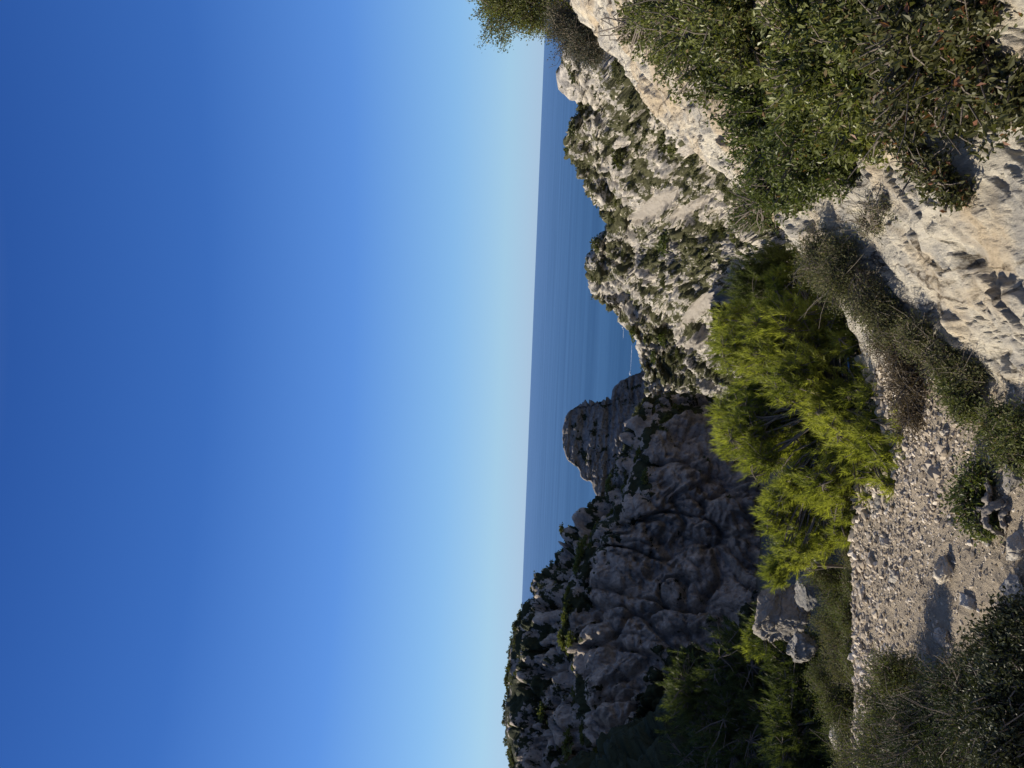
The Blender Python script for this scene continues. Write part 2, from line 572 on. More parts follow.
def build_ground():
    dense = np.radians(np.linspace(-36, 36, 640))
    side = np.radians(np.concatenate([np.linspace(-180, -36, 90)[:-1]]))
    ang = np.concatenate([side, dense, np.radians(np.linspace(36, 180, 90))[1:-1]])
    rad = np.concatenate([np.exp(np.linspace(math.log(0.7), math.log(30), 620)), np.exp(np.linspace(math.log(30), math.log(520), 120))[1:]])
    A, Rr = np.meshgrid(ang, rad)
    x, y = (np.sin(A) * Rr).ravel(), (np.cos(A) * Rr).ravel()
    h, rw = ground_h(x, y)
    v = np.stack([x, y, h], 1)
    na, nr = len(ang), len(rad)
    i, j = np.meshgrid(np.arange(nr - 1), np.arange(na), indexing='ij')
    j2 = (j + 1) % na
    f = np.stack([i * na + j, (i + 1) * na + j, (i + 1) * na + j2, i * na + j2], -1).reshape(-1, 4)[:, ::-1]
    c = len(v)
    v = np.concatenate([v, [[0, 0, gh(0.0, 0.01)]]])
    me = mesh_from('ground', v, f)
    attr(me, 'rock', np.concatenate([rw, [0]]))
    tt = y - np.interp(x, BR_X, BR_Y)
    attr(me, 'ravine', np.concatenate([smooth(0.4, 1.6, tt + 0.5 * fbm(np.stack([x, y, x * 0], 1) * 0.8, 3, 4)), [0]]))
    # material: pale limestone slope and stony dirt of the path
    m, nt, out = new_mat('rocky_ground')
    tc = N(nt, 'ShaderNodeNewGeometry').outputs['Position']
    big = noise_tex(nt, tc, 0.9, 5, 0.65, 0.6)
    mp = mapping(nt, tc, (0, 0, -0.56), (2.4, 0.7, 1.5))
    mid = noise_tex(nt, mp, 2.6, 9, 0.7, 0.6)
    fine = noise_tex(nt, mp, 13, 9, 0.75, 0.4)
    lich = noise_tex(nt, tc, 5.5, 7, 0.7, 0.3)
    c1 = mix(nt, ramp(nt, mid, [(0.40, (0, 0, 0)), (0.56, (1, 1, 1))]), (0.49, 0.46, 0.40), (0.73, 0.67, 0.54))
    c1 = mix(nt, ramp(nt, lich, [(0.5, (0, 0, 0)), (0.62, (0.75,) * 3)]), c1, (0.37, 0.355, 0.325))
    c1 = mix(nt, ramp(nt, big, [(0.47, (0, 0, 0)), (0.60, (0.65,) * 3)]), c1, (0.58, 0.445, 0.27))
    c1 = mix(nt, 1.0, c1, ramp(nt, fine, [(0.30, (0.45,) * 3), (0.43, (0.95,) * 3), (0.75, (1.1,) * 3)]), 'MULTIPLY')
    vcr = N(nt, 'ShaderNodeTexVoronoi', feature='DISTANCE_TO_EDGE')
    vcr.inputs['Scale'].default_value = 1.0
    vad = N(nt, 'ShaderNodeVectorMath', operation='ADD')
    vsc = N(nt, 'ShaderNodeVectorMath', operation='SCALE'); vsc.inputs['Scale'].default_value = 1.5
    vnz = N(nt, 'ShaderNodeTexNoise'); vnz.inputs['Scale'].default_value = 1.6; vnz.inputs['Detail'].default_value = 8
    nt.links.new(mp, vnz.inputs['Vector']); nt.links.new(vnz.outputs['Color'], vsc.inputs[0])
    nt.links.new(mp, vad.inputs[0]); nt.links.new(vsc.outputs[0], vad.inputs[1]); nt.links.new(vad.outputs[0], vcr.inputs['Vector'])
    crk = ramp(nt, vcr.outputs['Distance'], [(0.0, (0, 0, 0)), (0.03, (1, 1, 1))])
    thin = ramp(nt, vcr.outputs['Distance'], [(0.0, (0.22, 0.2, 0.18)), (0.012, (0.6, 0.58, 0.55)), (0.03, (1, 1, 1))])
    c1 = mix(nt, ramp(nt, lich, [(0.42, (0, 0, 0)), (0.56, (1, 1, 1))]), c1, mix(nt, 1.0, c1, thin, 'MULTIPLY'))
    g = noise_tex(nt, tc, 30, 5, 0.7)
    c2 = mix(nt, g, (0.32, 0.27, 0.205), (0.50, 0.425, 0.325))
    a = N(nt, 'ShaderNodeAttribute', attribute_name='rock').outputs['Fac']
    cc = mix(nt, a, c2, c1)
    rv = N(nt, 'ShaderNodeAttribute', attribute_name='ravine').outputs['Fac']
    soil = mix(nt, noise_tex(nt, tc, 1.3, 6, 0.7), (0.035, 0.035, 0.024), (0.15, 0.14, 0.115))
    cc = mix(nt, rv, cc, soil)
    nb = bump(nt, mid, 0.9, 0.08)
    nb = bump(nt, crk, 0.8, 0.03, nb)
    nb = bump(nt, fine, 1.0, 0.04, nb)
    nb = bump(nt, g, 0.3, 0.01, nb)
    principled(nt, out, cc, 0.93, nb, 0.12)
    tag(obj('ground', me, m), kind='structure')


build_ground()


# ------------------------------------------------------------------ lofted hills
def catmull(ctrl, t):
    """ctrl (C, ..), t in [0, C-1]"""
    C = len(ctrl)
    i = np.clip(np.floor(t).astype(int), 0, C - 2)
    f = (t - i)
    f = f.reshape((-1,) + (1,) * (ctrl.ndim - 1))
    p0, p1, p2, p3 = ctrl[np.maximum(i - 1, 0)], ctrl[i], ctrl[i + 1], ctrl[np.minimum(i + 2, C - 1)]
    return 0.5 * (2 * p1 + (p2 - p0) * f + (2 * p0 - 5 * p1 + 4 * p2 - p3) * f ** 2 + (3 * p1 - p0 - 3 * p2 + p3) * f ** 3)


def loft(name, rows, nu, nv, disp):
    """rows (R, C, 3); nu samples per column gap, nv per row gap -> grid of points, normals"""
    rows = np.asarray(rows, float)
    tu = np.concatenate([i + np.arange(n) / n for i, n in enumerate(nu)] + [[len(nu)]])
    tv = np.concatenate([i + np.arange(n) / n for i, n in enumerate(nv)] + [[len(nv)]])
    g = catmull(rows, tv)                       # (V, C, 3)
    g = np.swapaxes(catmull(np.swapaxes(g, 0, 1), tu), 0, 1)   # (V, U, 3)
    n = norm(np.cross(np.gradient(g, axis=1), np.gradient(g, axis=0)))
    V, U, _ = g.shape
    fr = slice(int(V * 0.4), None)
    if ((EYE - g[fr]) * n[fr]).sum(-1).mean() < 0: n = -n
    p = g.reshape(-1, 3); nn = n.reshape(-1, 3)
    uu, vv = np.meshgrid(tu, tv)
    d = disp(p, nn, uu.ravel(), vv.ravel())
    q = p + nn * d[:, None]
    i, j = np.meshgrid(np.arange(V - 1), np.arange(U - 1), indexing='ij')
    f = np.stack([i * U + j, i * U + j + 1, (i + 1) * U + j + 1, (i + 1) * U + j], -1).reshape(-1, 4)
    me = mesh_from(name, q, f)
    nor = np.empty(len(q) * 3, np.float32)
    me.vertices.foreach_get('normal', nor)
    return me, q, nor.reshape(-1, 3), uu.ravel(), vv.ravel()


def bulge(p, size, seed, aniso=(1, 1, 1), warp=0.35):
    q = p / size * np.asarray(aniso)
    w = np.stack([noise(q * 1.3, seed + 1), noise(q * 1.3 + 9, seed + 2), noise(q * 1.3 + 17, seed + 3)], 1)
    f1, f2 = worley(q + w * warp * 2, seed)
    return np.sqrt(np.clip(1 - (f1 / 1.05) ** 2, 0, 1)) - 0.8 * np.exp(-((f2 - f1) / 0.11) ** 2)


# left crag: rows back, crest, ledge inner, ledge outer, face..., base
def build_left_crag():
    # outside the frame the unseen ridge climbs, its height shaped to shade the ravine
    crest_w = [(-62, -30, 26), (-64, 10, 26), (-68, 45, 26), (-76, 90, 25), (-86, 135, 18)]
    C_ = [(-20, 508, 185), (40, 507, 194), (95, 510, 200), (145, 521, 204), (205, 566, 207), (250, 597, 207),
          (300, 630, 206), (346, 640, 208), (361, 655, 212), (365, 690, 215), (358, 740, 216)]
    I_ = [(-20, 590), (40, 582), (100, 574), (150, 562), (205, 580), (243, 604), (295, 637), (341, 646), (355, 660), (361, 693), (354, 742)]
    O_ = [(-20, 602), (40, 594), (100, 585), (148, 572), (200, 590), (238, 613), (288, 647), (328, 656), (345, 668), (352, 698), (347, 745)]
    M_ = [(-20, 660), (40, 655), (100, 650), (150, 650), (195, 660), (235, 672), (272, 690), (315, 695), (340, 705), (350, 725), (348, 760)]
    L_ = [(-20, 730), (40, 728), (100, 728), (145, 730), (188, 735), (225, 742), (258, 750), (300, 762), (332, 770), (348, 780), (348, 790)]
    B_ = [(-20, 850), (40, 850), (100, 850), (140, 850), (180, 850), (212, 850), (240, 850), (290, 860), (326, 860), (346, 860), (348, 860)]
    def fr(pts, k, e):      # k: share of the crest's distance at the left, e: at the right end
        n = len(pts) - 1
        return [P(x, y, c[2] * (k + (e - k) * i / n)) for i, ((x, y), c) in enumerate(zip(pts, C_))]
    def off(dx, dz): return [(x + dx, y - dx * 0.25, z + dz) for x, y, z in crest_w]
    crest = crest_w + [P(*c) for c in C_]
    led_in = off(4, -10) + fr(I_, 0.89, 0.97)
    led_out = off(9, -13) + fr(O_, 0.85, 0.955)
    mid = off(17, -26) + fr(M_, 0.82, 0.955)
    low = off(26, -38) + fr(L_, 0.78, 0.945)
    base = off(34, -50) + fr(B_, 0.74, 0.935)
    back = [np.asarray(c) + np.array([-30, 25, -18]) for c in crest]
    rows = [back, crest, led_in, led_out, mid, low, base]

    def disp(p, n, u, v):
        amp = (smooth(0.3, 1.5, v) * 0.75 + 0.25) * (1 - 0.45 * smooth(10.5, 12.5, u))
        amp = amp * (1 - 0.6 * smooth(1.7, 2.0, v) * smooth(3.3, 2.9, v))
        wp = p + 3 * np.stack([fbm(p / 22, 2, 91), fbm(p / 22 + 7, 2, 92), fbm(p / 22 + 13, 2, 93)], 1)
        b0 = bulge(wp, 27.0, 7, (1.2, 1, 0.8))
        b1 = bulge(wp, 12.0, 11, (1.2, 1, 0.75))
        b2 = bulge(wp, 7.0, 21, (1.1, 1, 0.75))
        b3 = bulge(wp, 2.8, 31, (1, 1, 0.8))
        f = fbm(p / 9, 5, 41)
        holes = smooth(0.30, 0.5, noise(wp / 3.4, 77)) * 1.0
        blk = np.zeros(len(p))
        for sz, am, sd in ((7.0, 1.5, 271), (3.0, 0.9, 272), (1.4, 0.45, 273)):
            g1, g2, val = worley(wp / sz * np.array([1, 1, 1.3]), sd, True)
            blk += am * (val - 0.5) - am * 0.35 * np.exp(-((g2 - g1) / 0.08) ** 2)
        d = amp * (3.6 * b0 + 4.2 * b1 + 1.5 * b2 + 0.3 * b3 + 0.8 * blk - 1.8 * holes - 3.6) + 1.4 * f * amp + 0.35 * fbm(p / 1.5, 3, 61)
        # keep the skyline where it is
        return d * (1 - 0.85 * smooth(0.5, 0.1, np.abs(v - 1.0)))

    nu = [6, 8, 10, 14, 24, 60, 62, 66, 62, 40, 40, 40, 30, 26, 26]
    nv = [16, 46, 14, 60, 60, 50]
    me, q, n, u, v = loft('left_ridge', rows, nu, nv, disp)
    f = fbm(q / 6, 4, 5)
    veg = 0.22 + 0.5 * f + 0.25 * fbm(q / 2.5, 3, 6) + 0.40 * smooth(1.9, 1.0, v) + 0.40 * np.exp(-((v - 2.6) / 0.35) ** 2) + 0.25 * smooth(0.3, 0.8, n[:, 2]) - 0.35 * smooth(3.0, 3.6, v)
    veg = np.maximum(veg, 0.95 * smooth(172, 158, q[:, 1]) * smooth(3.4, 4.2, v))
    attr(me, 'veg', np.clip(veg, 0, 1))
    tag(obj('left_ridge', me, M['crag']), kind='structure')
    return q, n, u, v


RIDGE = build_left_crag()


def build_butte():
    top = [(256, 640), (266, 603), (275, 595), (285, 592), (290, 581), (300, 577), (308, 568), (320, 564), (336, 563), (351, 566), (360, 575), (363, 590), (365, 604), (369, 611), (381, 615), (392, 634), (399, 665)]
    D = 400
    crest = [P(x, y, D) for x, y in top]
    c = np.array(crest)
    rows = [c + np.array([0, 70, -60.0]), c + np.array([-2, 26, -12.0]), c,
            c + np.array([1.5, -3, -4.0]), c + np.array([2, -5, -14.0]), c + np.array([3, -9, -32.0]), c + np.array([4, -18, -60.0])]

    def disp(p, n, u, v):
        strat = np.sin(p[:, 2] * 1.5 + 2.2 * fbm(p / 14, 3, 3) + 0.10 * p[:, 0])
        b = bulge(p, 11, 51, (0.9, 0.9, 1.6))
        b2 = bulge(p, 4.5, 52, (0.8, 0.8, 1.3))
        blk = np.zeros(len(p))
        for sz, am, sd in ((8.0, 1.6, 371), (3.5, 1.0, 372)):
            g1, g2, val = worley(p / sz * np.array([0.8, 0.8, 2.2]), sd, True)
            blk += am * (val - 0.5) - am * 0.4 * np.exp(-((g2 - g1) / 0.1) ** 2)
        d = 0.5 * b + 0.3 * b2 + 0.55 * strat + blk + 0.6 * fbm(p / 8, 5, 14) - 0.4
        led = np.exp(-((p[:, 2] + 28 + 0.06 * p[:, 0]) / 1.4) ** 2) + np.exp(-((p[:, 2] + 39) / 1.0) ** 2)
        d -= 2.6 * led
        return d * (1 - 0.8 * smooth(0.8, 0.0, np.abs(v - 2.0)))

    me, q, n, u, v = loft('butte', rows, [14, 14, 14, 14, 14, 16, 18, 20, 24, 22, 18, 16, 14, 14, 18, 18], [10, 20, 20, 40, 50, 40], disp)
    attr(me, 'veg', np.clip(0.15 + 0.5 * fbm(q / 5, 4, 8) + 0.1 * smooth(0.5, 0.9, n[:, 2]), 0, 1))
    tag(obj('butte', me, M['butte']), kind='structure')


build_butte()


def build_headland():
    cols = [  # crest px, depth, base px, depth
        ((900, 545), 120, (860, 660), 60), ((800, 562), 135, (790, 680), 66), ((735, 568), 150, (735, 690), 72), ((688, 571), 165, (690, 720), 78),
        ((662, 575), 180, (660, 740), 82), ((640, 566), 190, (635, 770), 84), ((622, 562), 198, (610, 800), 84), ((600, 571), 206, (585, 820), 84),
        ((583, 579), 212, (565, 830), 86), ((566, 592), 220, (548, 835), 88), ((543, 602), 232, (530, 840), 90), ((522, 592), 244, (510, 840), 94),
        ((500, 585), 254, (490, 835), 100), ((478, 591), 264, (470, 825), 110), ((460, 606), 272, (455, 810), 125), ((442, 623), 280, (440, 790), 145),
        ((422, 632), 288, (425, 770), 170), ((402, 640), 294, (408, 750), 195), ((386, 644), 300, (392, 735), 220), ((366, 652), 304, (376, 725), 240), ((350, 690), 310, (352, 740), 262)]
    cols = [((a[0], a[1] + (9 if a[0] > 560 else 6)), b, (c[0], c[1] + (70 if c[0] < 445 else 0)), d) for a, b, c, d in cols]
    fr = [(0.0, 0.0), (0.16, 0.07), (0.36, 0.24), (0.55, 0.42), (0.76, 0.70), (1.0, 1.0)]
    rows = [[] for _ in range(len(fr) + 1)]
    for (cp, cd, bp, bd) in cols:
        rows[0].append(P(cp[0], cp[1], cd) + np.array([22, 45, -40.0]))
        for k, (a, b) in enumerate(fr):
            x = cp[0] + (bp[0] - cp[0]) * a; y = cp[1] + (bp[1] - cp[1]) * a
            rows[k + 1].append(P(x, y, cd + (bd - cd) * b))

    def scree_mask(p):
        X_, Y_ = to_px(p)
        s = np.zeros(len(p))
        for (cx, cy, a, b, ang) in ((562, 655, 30, 9, 55), (463, 703, 27, 8, 50), (478, 738, 20, 6, 50), (560, 690, 26, 5, 60), (425, 695, 16, 6, 60)):
            dx, dy = X_ - cx, Y_ - cy
            t = math.radians(ang)
            e = np.sqrt(((dx * math.cos(t) + dy * math.sin(t)) / a) ** 2 + ((-dx * math.sin(t) + dy * math.cos(t)) / b) ** 2)
            s = np.maximum(s, smooth(1.1, 0.8, e + 0.25 * fbm(p / 5, 3, 99)))
        return s

    def disp(p, n, u, v):
        dist = p[:, 1]
        wp = p + 5 * np.stack([fbm(p / 20, 3, 191), fbm(p / 20 + 7, 3, 192), fbm(p / 20 + 13, 3, 193)], 1)
        b1 = bulge(wp, 16, 111, (1, 1.0, 0.7))
        b2 = bulge(wp, 6, 121, (1, 1, 0.8))
        b3 = bulge(wp, 2.4, 131, (1, 1, 0.8))
        rg = ridged(wp / 26, 4, 141)
        st = p[:, 2] * 0.55 + p[:, 0] * 0.25 + 2.0 * fbm(p / 18, 3, 151)
        saw = st - np.floor(st)
        blk = np.zeros(len(p))
        for sz, am, sd in ((14.0, 5.0, 170), (7.0, 2.8, 171), (3.2, 1.3, 172), (1.5, 0.7, 173)):
            g1, g2, val = worley(wp / sz * np.array([1, 1, 1.5]), sd, True)
            blk += am * (val - 0.5) - am * 0.35 * np.exp(-((g2 - g1) / 0.1) ** 2)
        rough = (1.4 * b1 + 0.4 * b2 + blk + 1.0 * rg + 0.9 * saw - 1.4) * (0.55 + 0.45 * smooth(70, 160, dist)) + 1.3 * fbm(p / 7, 5, 161)
        s = scree_mask(p)
        d = rough * (1 - 0.85 * s) - 0.8 * s + s * 0.5 * fbm(p / 3.0, 4, 162)
        return d * (1 - 0.5 * smooth(0.5, 0.1, np.abs(v - 1.0)))

    me, q, n, u, v = loft('headland', rows, [10, 14, 24, 22, 22, 22, 22, 22, 22, 24, 24, 24, 24, 24, 22, 22, 22, 22, 20, 18], [12, 34, 50, 50, 60, 60], disp)
    s = scree_mask(q)
    f = fbm(q / 11, 4, 205)
    veg = 0.38 + 0.50 * f + 0.32 * fbm(q / 2.6, 4, 207) - 0.9 * s
    attr(me, 'scree', s)
    attr(me, 'veg', np.clip(veg, 0, 1))
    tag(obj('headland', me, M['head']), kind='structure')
    return q, n, u, v, s, f


HEAD = build_headland()

# ------------------------------------------------------------------ foliage kit
def lobe(px, py, d, rx, ry=None, rd=None):
    """an ellipsoid of foliage: centre seen at (px, py), d metres ahead; radii in pixels of the photograph"""
    ry = ry or rx
    k = d / FPX
    return P(px, py, d), np.array([rx * k, (rd or 0.5 * (rx + ry)) * k, ry * k])


def sph(rng, n):
    return norm(rng.normal(size=(n, 3)))


def crown_tips(rng, lobes, n, shell=2.6, lump=0.45, seed=0, floor=None):
    w = np.array([np.prod(r) ** (2 / 3) for c, r in lobes]); w /= w.sum()
    pts, outs, idx = [], [], []
    for i, (c, r) in enumerate(lobes):
        k = max(3, int(round(n * w[i])))
        d = sph(rng, k)
        R_ = 1 + lump * noise(d * 1.7 + i * 7.3, seed) * 1.4 + 0.5 * lump * noise(d * 4.1 + i * 3.1, seed + 5) * 1.4
        rr = R_ * rng.random(k) ** (1 / shell)
        pts.append(c + d * rr[:, None] * r); outs.append(d); idx.append(np.full(k, i))
    return np.concatenate(pts), np.concatenate(outs), np.concatenate(idx)


def leaves_mesh(rng, pos, axis, L, W, fold=0.25, flat=0.5):
    n = len(pos)
    up = norm(rng.normal(size=(n, 3)) * (1 - flat) + np.array([0, 0, 1.0]) * flat)
    side = norm(np.cross(axis, up))
    nn = np.cross(side, axis)
    L = L[:, None]; W = W[:, None]
    b = pos
    t = pos + axis * L
    m = pos + axis * L * 0.5
    l = m + side * W * 0.5 + nn * W * fold
    r = m - side * W * 0.5 + nn * W * fold
    v = np.stack([b, l, t, r], 1).reshape(-1, 3)
    k = np.arange(n)[:, None] * 4
    f = np.stack([k + [0, 1, 2], k + [0, 2, 3]], 1).reshape(-1, 3)
    return v, f


def twig_tubes(tb, rng, starts, ends, r0, r1, sag=0.1, segs=3):
    for a, b in zip(starts, ends):
        L = np.linalg.norm(b - a)
        t = np.linspace(0, 1, segs + 1)[:, None]
        off = rng.normal(size=3) * L * sag
        pts = a + (b - a) * t + off * (4 * t * (1 - t))
        tb.add(pts, np.linspace(r0, r1, segs + 1))


def stems(rng, base, lobes, r0, tb, sides=6):
    """woody stems from the base to the middle of every lobe; returns the points on them by lobe"""
    out = []
    for c, r in lobes:
        t = np.linspace(0, 1, 7)[:, None]
        mid = base * 0.5 + c * 0.5 + rng.normal(size=3) * np.linalg.norm(c - base) * 0.10
        pts = base * (1 - t) ** 2 + 2 * mid * t * (1 - t) + c * t ** 2
        tb.add(pts, r0 * (1 - 0.75 * t[:, 0]))
        out.append(pts)
    return out


def shrub(name, label, cat, base, lobes, leaf, wood='bark', tips=300, per=40, L=0.03, W=0.015, tw=0.14, spread=0.05,
          up=0.5, seed=1, group=None, stem_r=0.02, twig_r=0.003, lump=0.45, shell=2.6, flat=0.5, twig_share=1.0, bare=0):
    rng = np.random.default_rng(seed)
    base = np.asarray(base, float)
    root = thing(name, label, cat, base, group)
    tp, out, idx = crown_tips(rng, lobes, tips, shell, lump, seed)
    ax = norm(out * 0.8 + np.array([0, 0, up]) + rng.normal(size=tp.shape) * 0.35)
    k = len(tp)
    rep = np.repeat(np.arange(k), per)
    u = rng.random(len(rep))
    pos = tp[rep] - ax[rep] * (u * tw)[:, None] + rng.normal(size=(len(rep), 3)) * spread
    la = norm(ax[rep] * 0.7 + rng.normal(size=pos.shape) * 0.7)
    sc = rng.uniform(0.6, 1.25, len(rep))
    v, f = leaves_mesh(rng, pos, la, L * sc, W * sc, flat=flat)
    me = mesh_from('foliage', v - base, f, False)
    tone = np.repeat(np.clip(0.5 + 0.5 * fbm(tp * 2.2 / max(tw * 4, 0.1), 2, seed) + rng.normal(size=k) * 0.12, 0, 1)[rep], 4)
    attr(me, 'tone', tone)
    obj('foliage', me, M[leaf], root)
    tb = Tubes(5)
    st = stems(rng, base, lobes, stem_r, tb)
    sel = np.nonzero(rng.random(k) < twig_share)[0]
    a = np.stack([st[idx[i]][rng.integers(3, 7)] for i in sel]) if len(sel) else np.zeros((0, 3))
    a = a + rng.normal(size=a.shape) * 0.02
    tb2 = Tubes(3)
    twig_tubes(tb2, rng, a, tp[sel], twig_r * 1.6, twig_r * 0.7)
    for i in range(bare):                       # dead twigs that stick out of the crown
        j = rng.integers(k)
        e = tp[j] + norm(out[j] + rng.normal(size=3) * 0.5) * tw * rng.uniform(0.6, 1.6)
        twig_tubes(tb2, rng, [tp[j] - out[j] * tw], [e], twig_r, twig_r * 0.5)
    tb.build('stem', M[wood], root, base)
    if tb2.n: tag(tb2.build('twig', M[wood], root, base), kind='stuff')
    return root


def pine(name, label, base, lobes, leaf='pine', shoots=1500, needles=45, nl=0.065, nw=0.0035, sl=0.15, seed=1, group=None, trunk_r=0.05, up=0.75, lump=0.5, cat='pine tree', shell=2.4, clumps=0):
    rng = np.random.default_rng(seed)
    base = np.asarray(base, float)
    root = thing(name, label, cat, base, group)
    if clumps:                       # every limb ends in several rounded plumes with gaps between them
        sub = []
        for c, r in lobes:
            d = sph(rng, clumps)
            for dd in d:
                s = rng.uniform(0.34, 0.58)
                sub.append((c + dd * r * rng.uniform(0.45, 0.9), r * s * np.array([1, 1, 1.15])))
        limbs = lobes; lobes = sub
    else: limbs = lobes
    tp, out, idx = crown_tips(rng, lobes, shoots, shell, lump, seed)
    lt = rng.normal(size=len(lobes)) * 0.22
    ax = norm(out * 0.75 + np.array([0, 0, up]) + rng.normal(size=tp.shape) * 0.28)
    k = len(tp)
    # pull shoots together into plumes: short rows of shoots along common axes
    rep = np.repeat(np.arange(k), needles)
    n = len(rep)
    u = rng.random(n) ** 0.8
    slv = sl * rng.uniform(0.6, 1.3, k)[rep]
    p0 = tp[rep] - ax[rep] * (u * slv)[:, None]
    rad = norm(np.cross(ax[rep], rng.normal(size=(n, 3))))
    nd = norm(ax[rep] * 0.85 + rad * (0.35 + 0.45 * u)[:, None])
    ln = nl * rng.uniform(0.7, 1.15, n)
    side = norm(np.cross(nd, rng.normal(size=(n, 3)))) * (nw * 0.5)
    v = np.stack([p0 - side, p0 + side, p0 + nd * ln[:, None]], 1).reshape(-1, 3)
    f = np.arange(3 * n).reshape(-1, 3)
    me = mesh_from('foliage', v - base, f, False)
    tone = np.repeat(np.clip(0.5 + 0.6 * fbm(tp / max(sl * 3, 0.1), 2, seed) + lt[idx] + rng.normal(size=k) * 0.12, 0, 1)[rep], 3)
    attr(me, 'tone', tone)
    obj('foliage', me, M[leaf], root)
    tb = Tubes(7)
    mean = np.mean([c for c, r in lobes], axis=0)
    t = np.linspace(0, 1, 9)[:, None]
    mid = base * 0.5 + mean * 0.5 + np.array([0, 0, 0.1 * np.linalg.norm(mean - base)])
    tr = base * (1 - t) ** 2 + 2 * mid * t * (1 - t) + mean * t ** 2
    tb.add(tr, trunk_r * (1 - 0.6 * t[:, 0]))
    tb.build('trunk', M['bark'], root, base)
    tb = Tubes(4)
    ends = []
    for c, r in lobes:
        s = tr[rng.integers(3, 8)]
        t2 = np.linspace(0, 1, 6)[:, None]
        md = (s + c) / 2 + np.array([0, 0, -0.08 * np.linalg.norm(c - s)]) + rng.normal(size=3) * 0.05 * np.linalg.norm(c - s)
        pts = s * (1 - t2) ** 2 + 2 * md * t2 * (1 - t2) + c * t2 ** 2
        tb.add(pts, trunk_r * 0.3 * (1 - 0.6 * t2[:, 0]))
        ends.append(pts)
    # limbs fan from every lobe to groups of shoots
    for i in range(len(lobes)):
        ii = np.nonzero(idx == i)[0]
        nb = max(4, len(ii) // 14)
        hubs = ii[rng.permutation(len(ii))[:nb]]
        hp = lobes[i][0] + (tp[hubs] - lobes[i][0]) * 0.6
        s = ends[i][rng.integers(2, 6, nb)]
        twig_tubes(tb, rng, s, hp, trunk_r * 0.2, trunk_r * 0.1, 0.08)
        dist = np.linalg.norm(tp[ii][:, None] - hp[None], axis=2)
        nh = dist.argmin(1)
        twig_tubes(tb, rng, hp[nh], tp[ii] - ax[ii] * sl * 0.6, trunk_r * 0.09, trunk_r * 0.05, 0.06, 2)
    tb.build('branch', M['bark'], root, base)
    return root


# ------------------------------------------------------------------ rocks and stones
def ico(sub):
    import bmesh
    bm = bmesh.new()
    bmesh.ops.create_icosphere(bm, subdivisions=sub, radius=1)
    bm.verts.ensure_lookup_table()
    v = np.array([x.co[:] for x in bm.verts]); f = np.array([[a.index for a in p.verts] for p in bm.faces])
    bm.free()
    return v, f


def boulder(name, label, pos, size, seed, mat='boulder', group=None, sub=5, rot=0.0, cat='rock', tilt=0.0):
    front = name == 'boulder'
    rng = np.random.default_rng(seed)
    v, f = ico(sub)
    q = v.copy()
    if front:                                           # a steep broken face towards the path
        for fn, c in ((norm(np.array([0.35, -0.93, 0.05])), 0.5), (norm(np.array([-0.5, -0.85, 0.1])), 0.6), (norm(np.array([0.1, 0.1, 1.0])), 0.7), (norm(np.array([0.95, -0.2, 0.1])), 0.7)):
            q = q - np.maximum(q @ fn - c, 0)[:, None] * fn
    for _ in range(14):                                 # broken flat faces
        n = norm(rng.normal(size=3)); c = rng.uniform(0.45, 0.8)
        d = q @ n
        q = q - np.maximum(d - c, 0)[:, None] * n * 0.97
    wv = v + 0.25 * np.stack([noise(v * 2.2 + k * 9 + seed, seed) for k in range(3)], 1)
    sc = 1 + 0.12 * fbm(v * 1.6 + seed, 4, seed) + 0.03 * fbm(v * 9 + seed, 3, seed + 3)
    for fr_, am in ((1.7, 0.16), (3.6, 0.08), (8.0, 0.03)):
        f1, f2, val = worley(wv * fr_ + seed, seed, True)
        sc = sc + am * (val - 0.5) * smooth(0, 0.05, f2 - f1) - am * 0.5 * np.exp(-((f2 - f1) / 0.06) ** 2)
    q = q * sc[:, None]
    q = q * np.asarray(size)
    me = mesh_from(name, q, f, True)
    o = obj(name, me, M[mat])
    o.location = Vector(pos); o.rotation_euler = (tilt, tilt * 0.6, rot)
    return tag(o, label, cat, group)


def surf(q, px, py, rad=4.0):
    """nearest surface point of a lofted hill seen at (px, py)"""
    X_, Y_ = SURF_PX[id(q)]
    k = np.nonzero((X_ - px) ** 2 + (Y_ - py) ** 2 < rad * rad)[0]
    if not len(k): k = np.array([np.argmin((X_ - px) ** 2 + (Y_ - py) ** 2)])
    return q[k[np.argmin(q[k, 1])]]


SURF_PX = {}
for _q in (RIDGE[0], HEAD[0]):
    _v = _q - EYE
    _fw = np.maximum(_v @ _f, 0.5)
    SURF_PX[id(_q)] = (384 + FPX * (_v @ CR) / _fw, 512 - FPX * (_v @ CU) / _fw)
    _bad = (_v @ _f) < 0.6
    SURF_PX[id(_q)][0][_bad] = -9999


# ------------------------------------------------------------------ far scrub
def bush_mesh(seed, n=170):
    rng = np.random.default_rng(seed)
    d = sph(rng, n); d[:, 2] = np.abs(d[:, 2]) * 0.9 - 0.05
    r = (1 + 0.5 * noise(d * 1.9 + seed, seed)) * rng.random(n) ** 0.4
    pos = d * r[:, None] * np.array([1, 1, 0.8])
    v, f = leaves_mesh(rng, pos, norm(d + rng.normal(size=d.shape) * 0.8), rng.uniform(0.25, 0.5, n), rng.uniform(0.2, 0.38, n))
    me = mesh_from('bush', v, f, False)
    attr(me, 'tone', np.repeat(rng.random(n), 4))
    return me


BUSH = {k: [bush_mesh(100 * j + i) for i in range(4)] for j, k in enumerate(('scrub', 'scrub_light', 'pine_dark'))}
for k, l in BUSH.items():
    for me in l: me.materials.append(M[k])


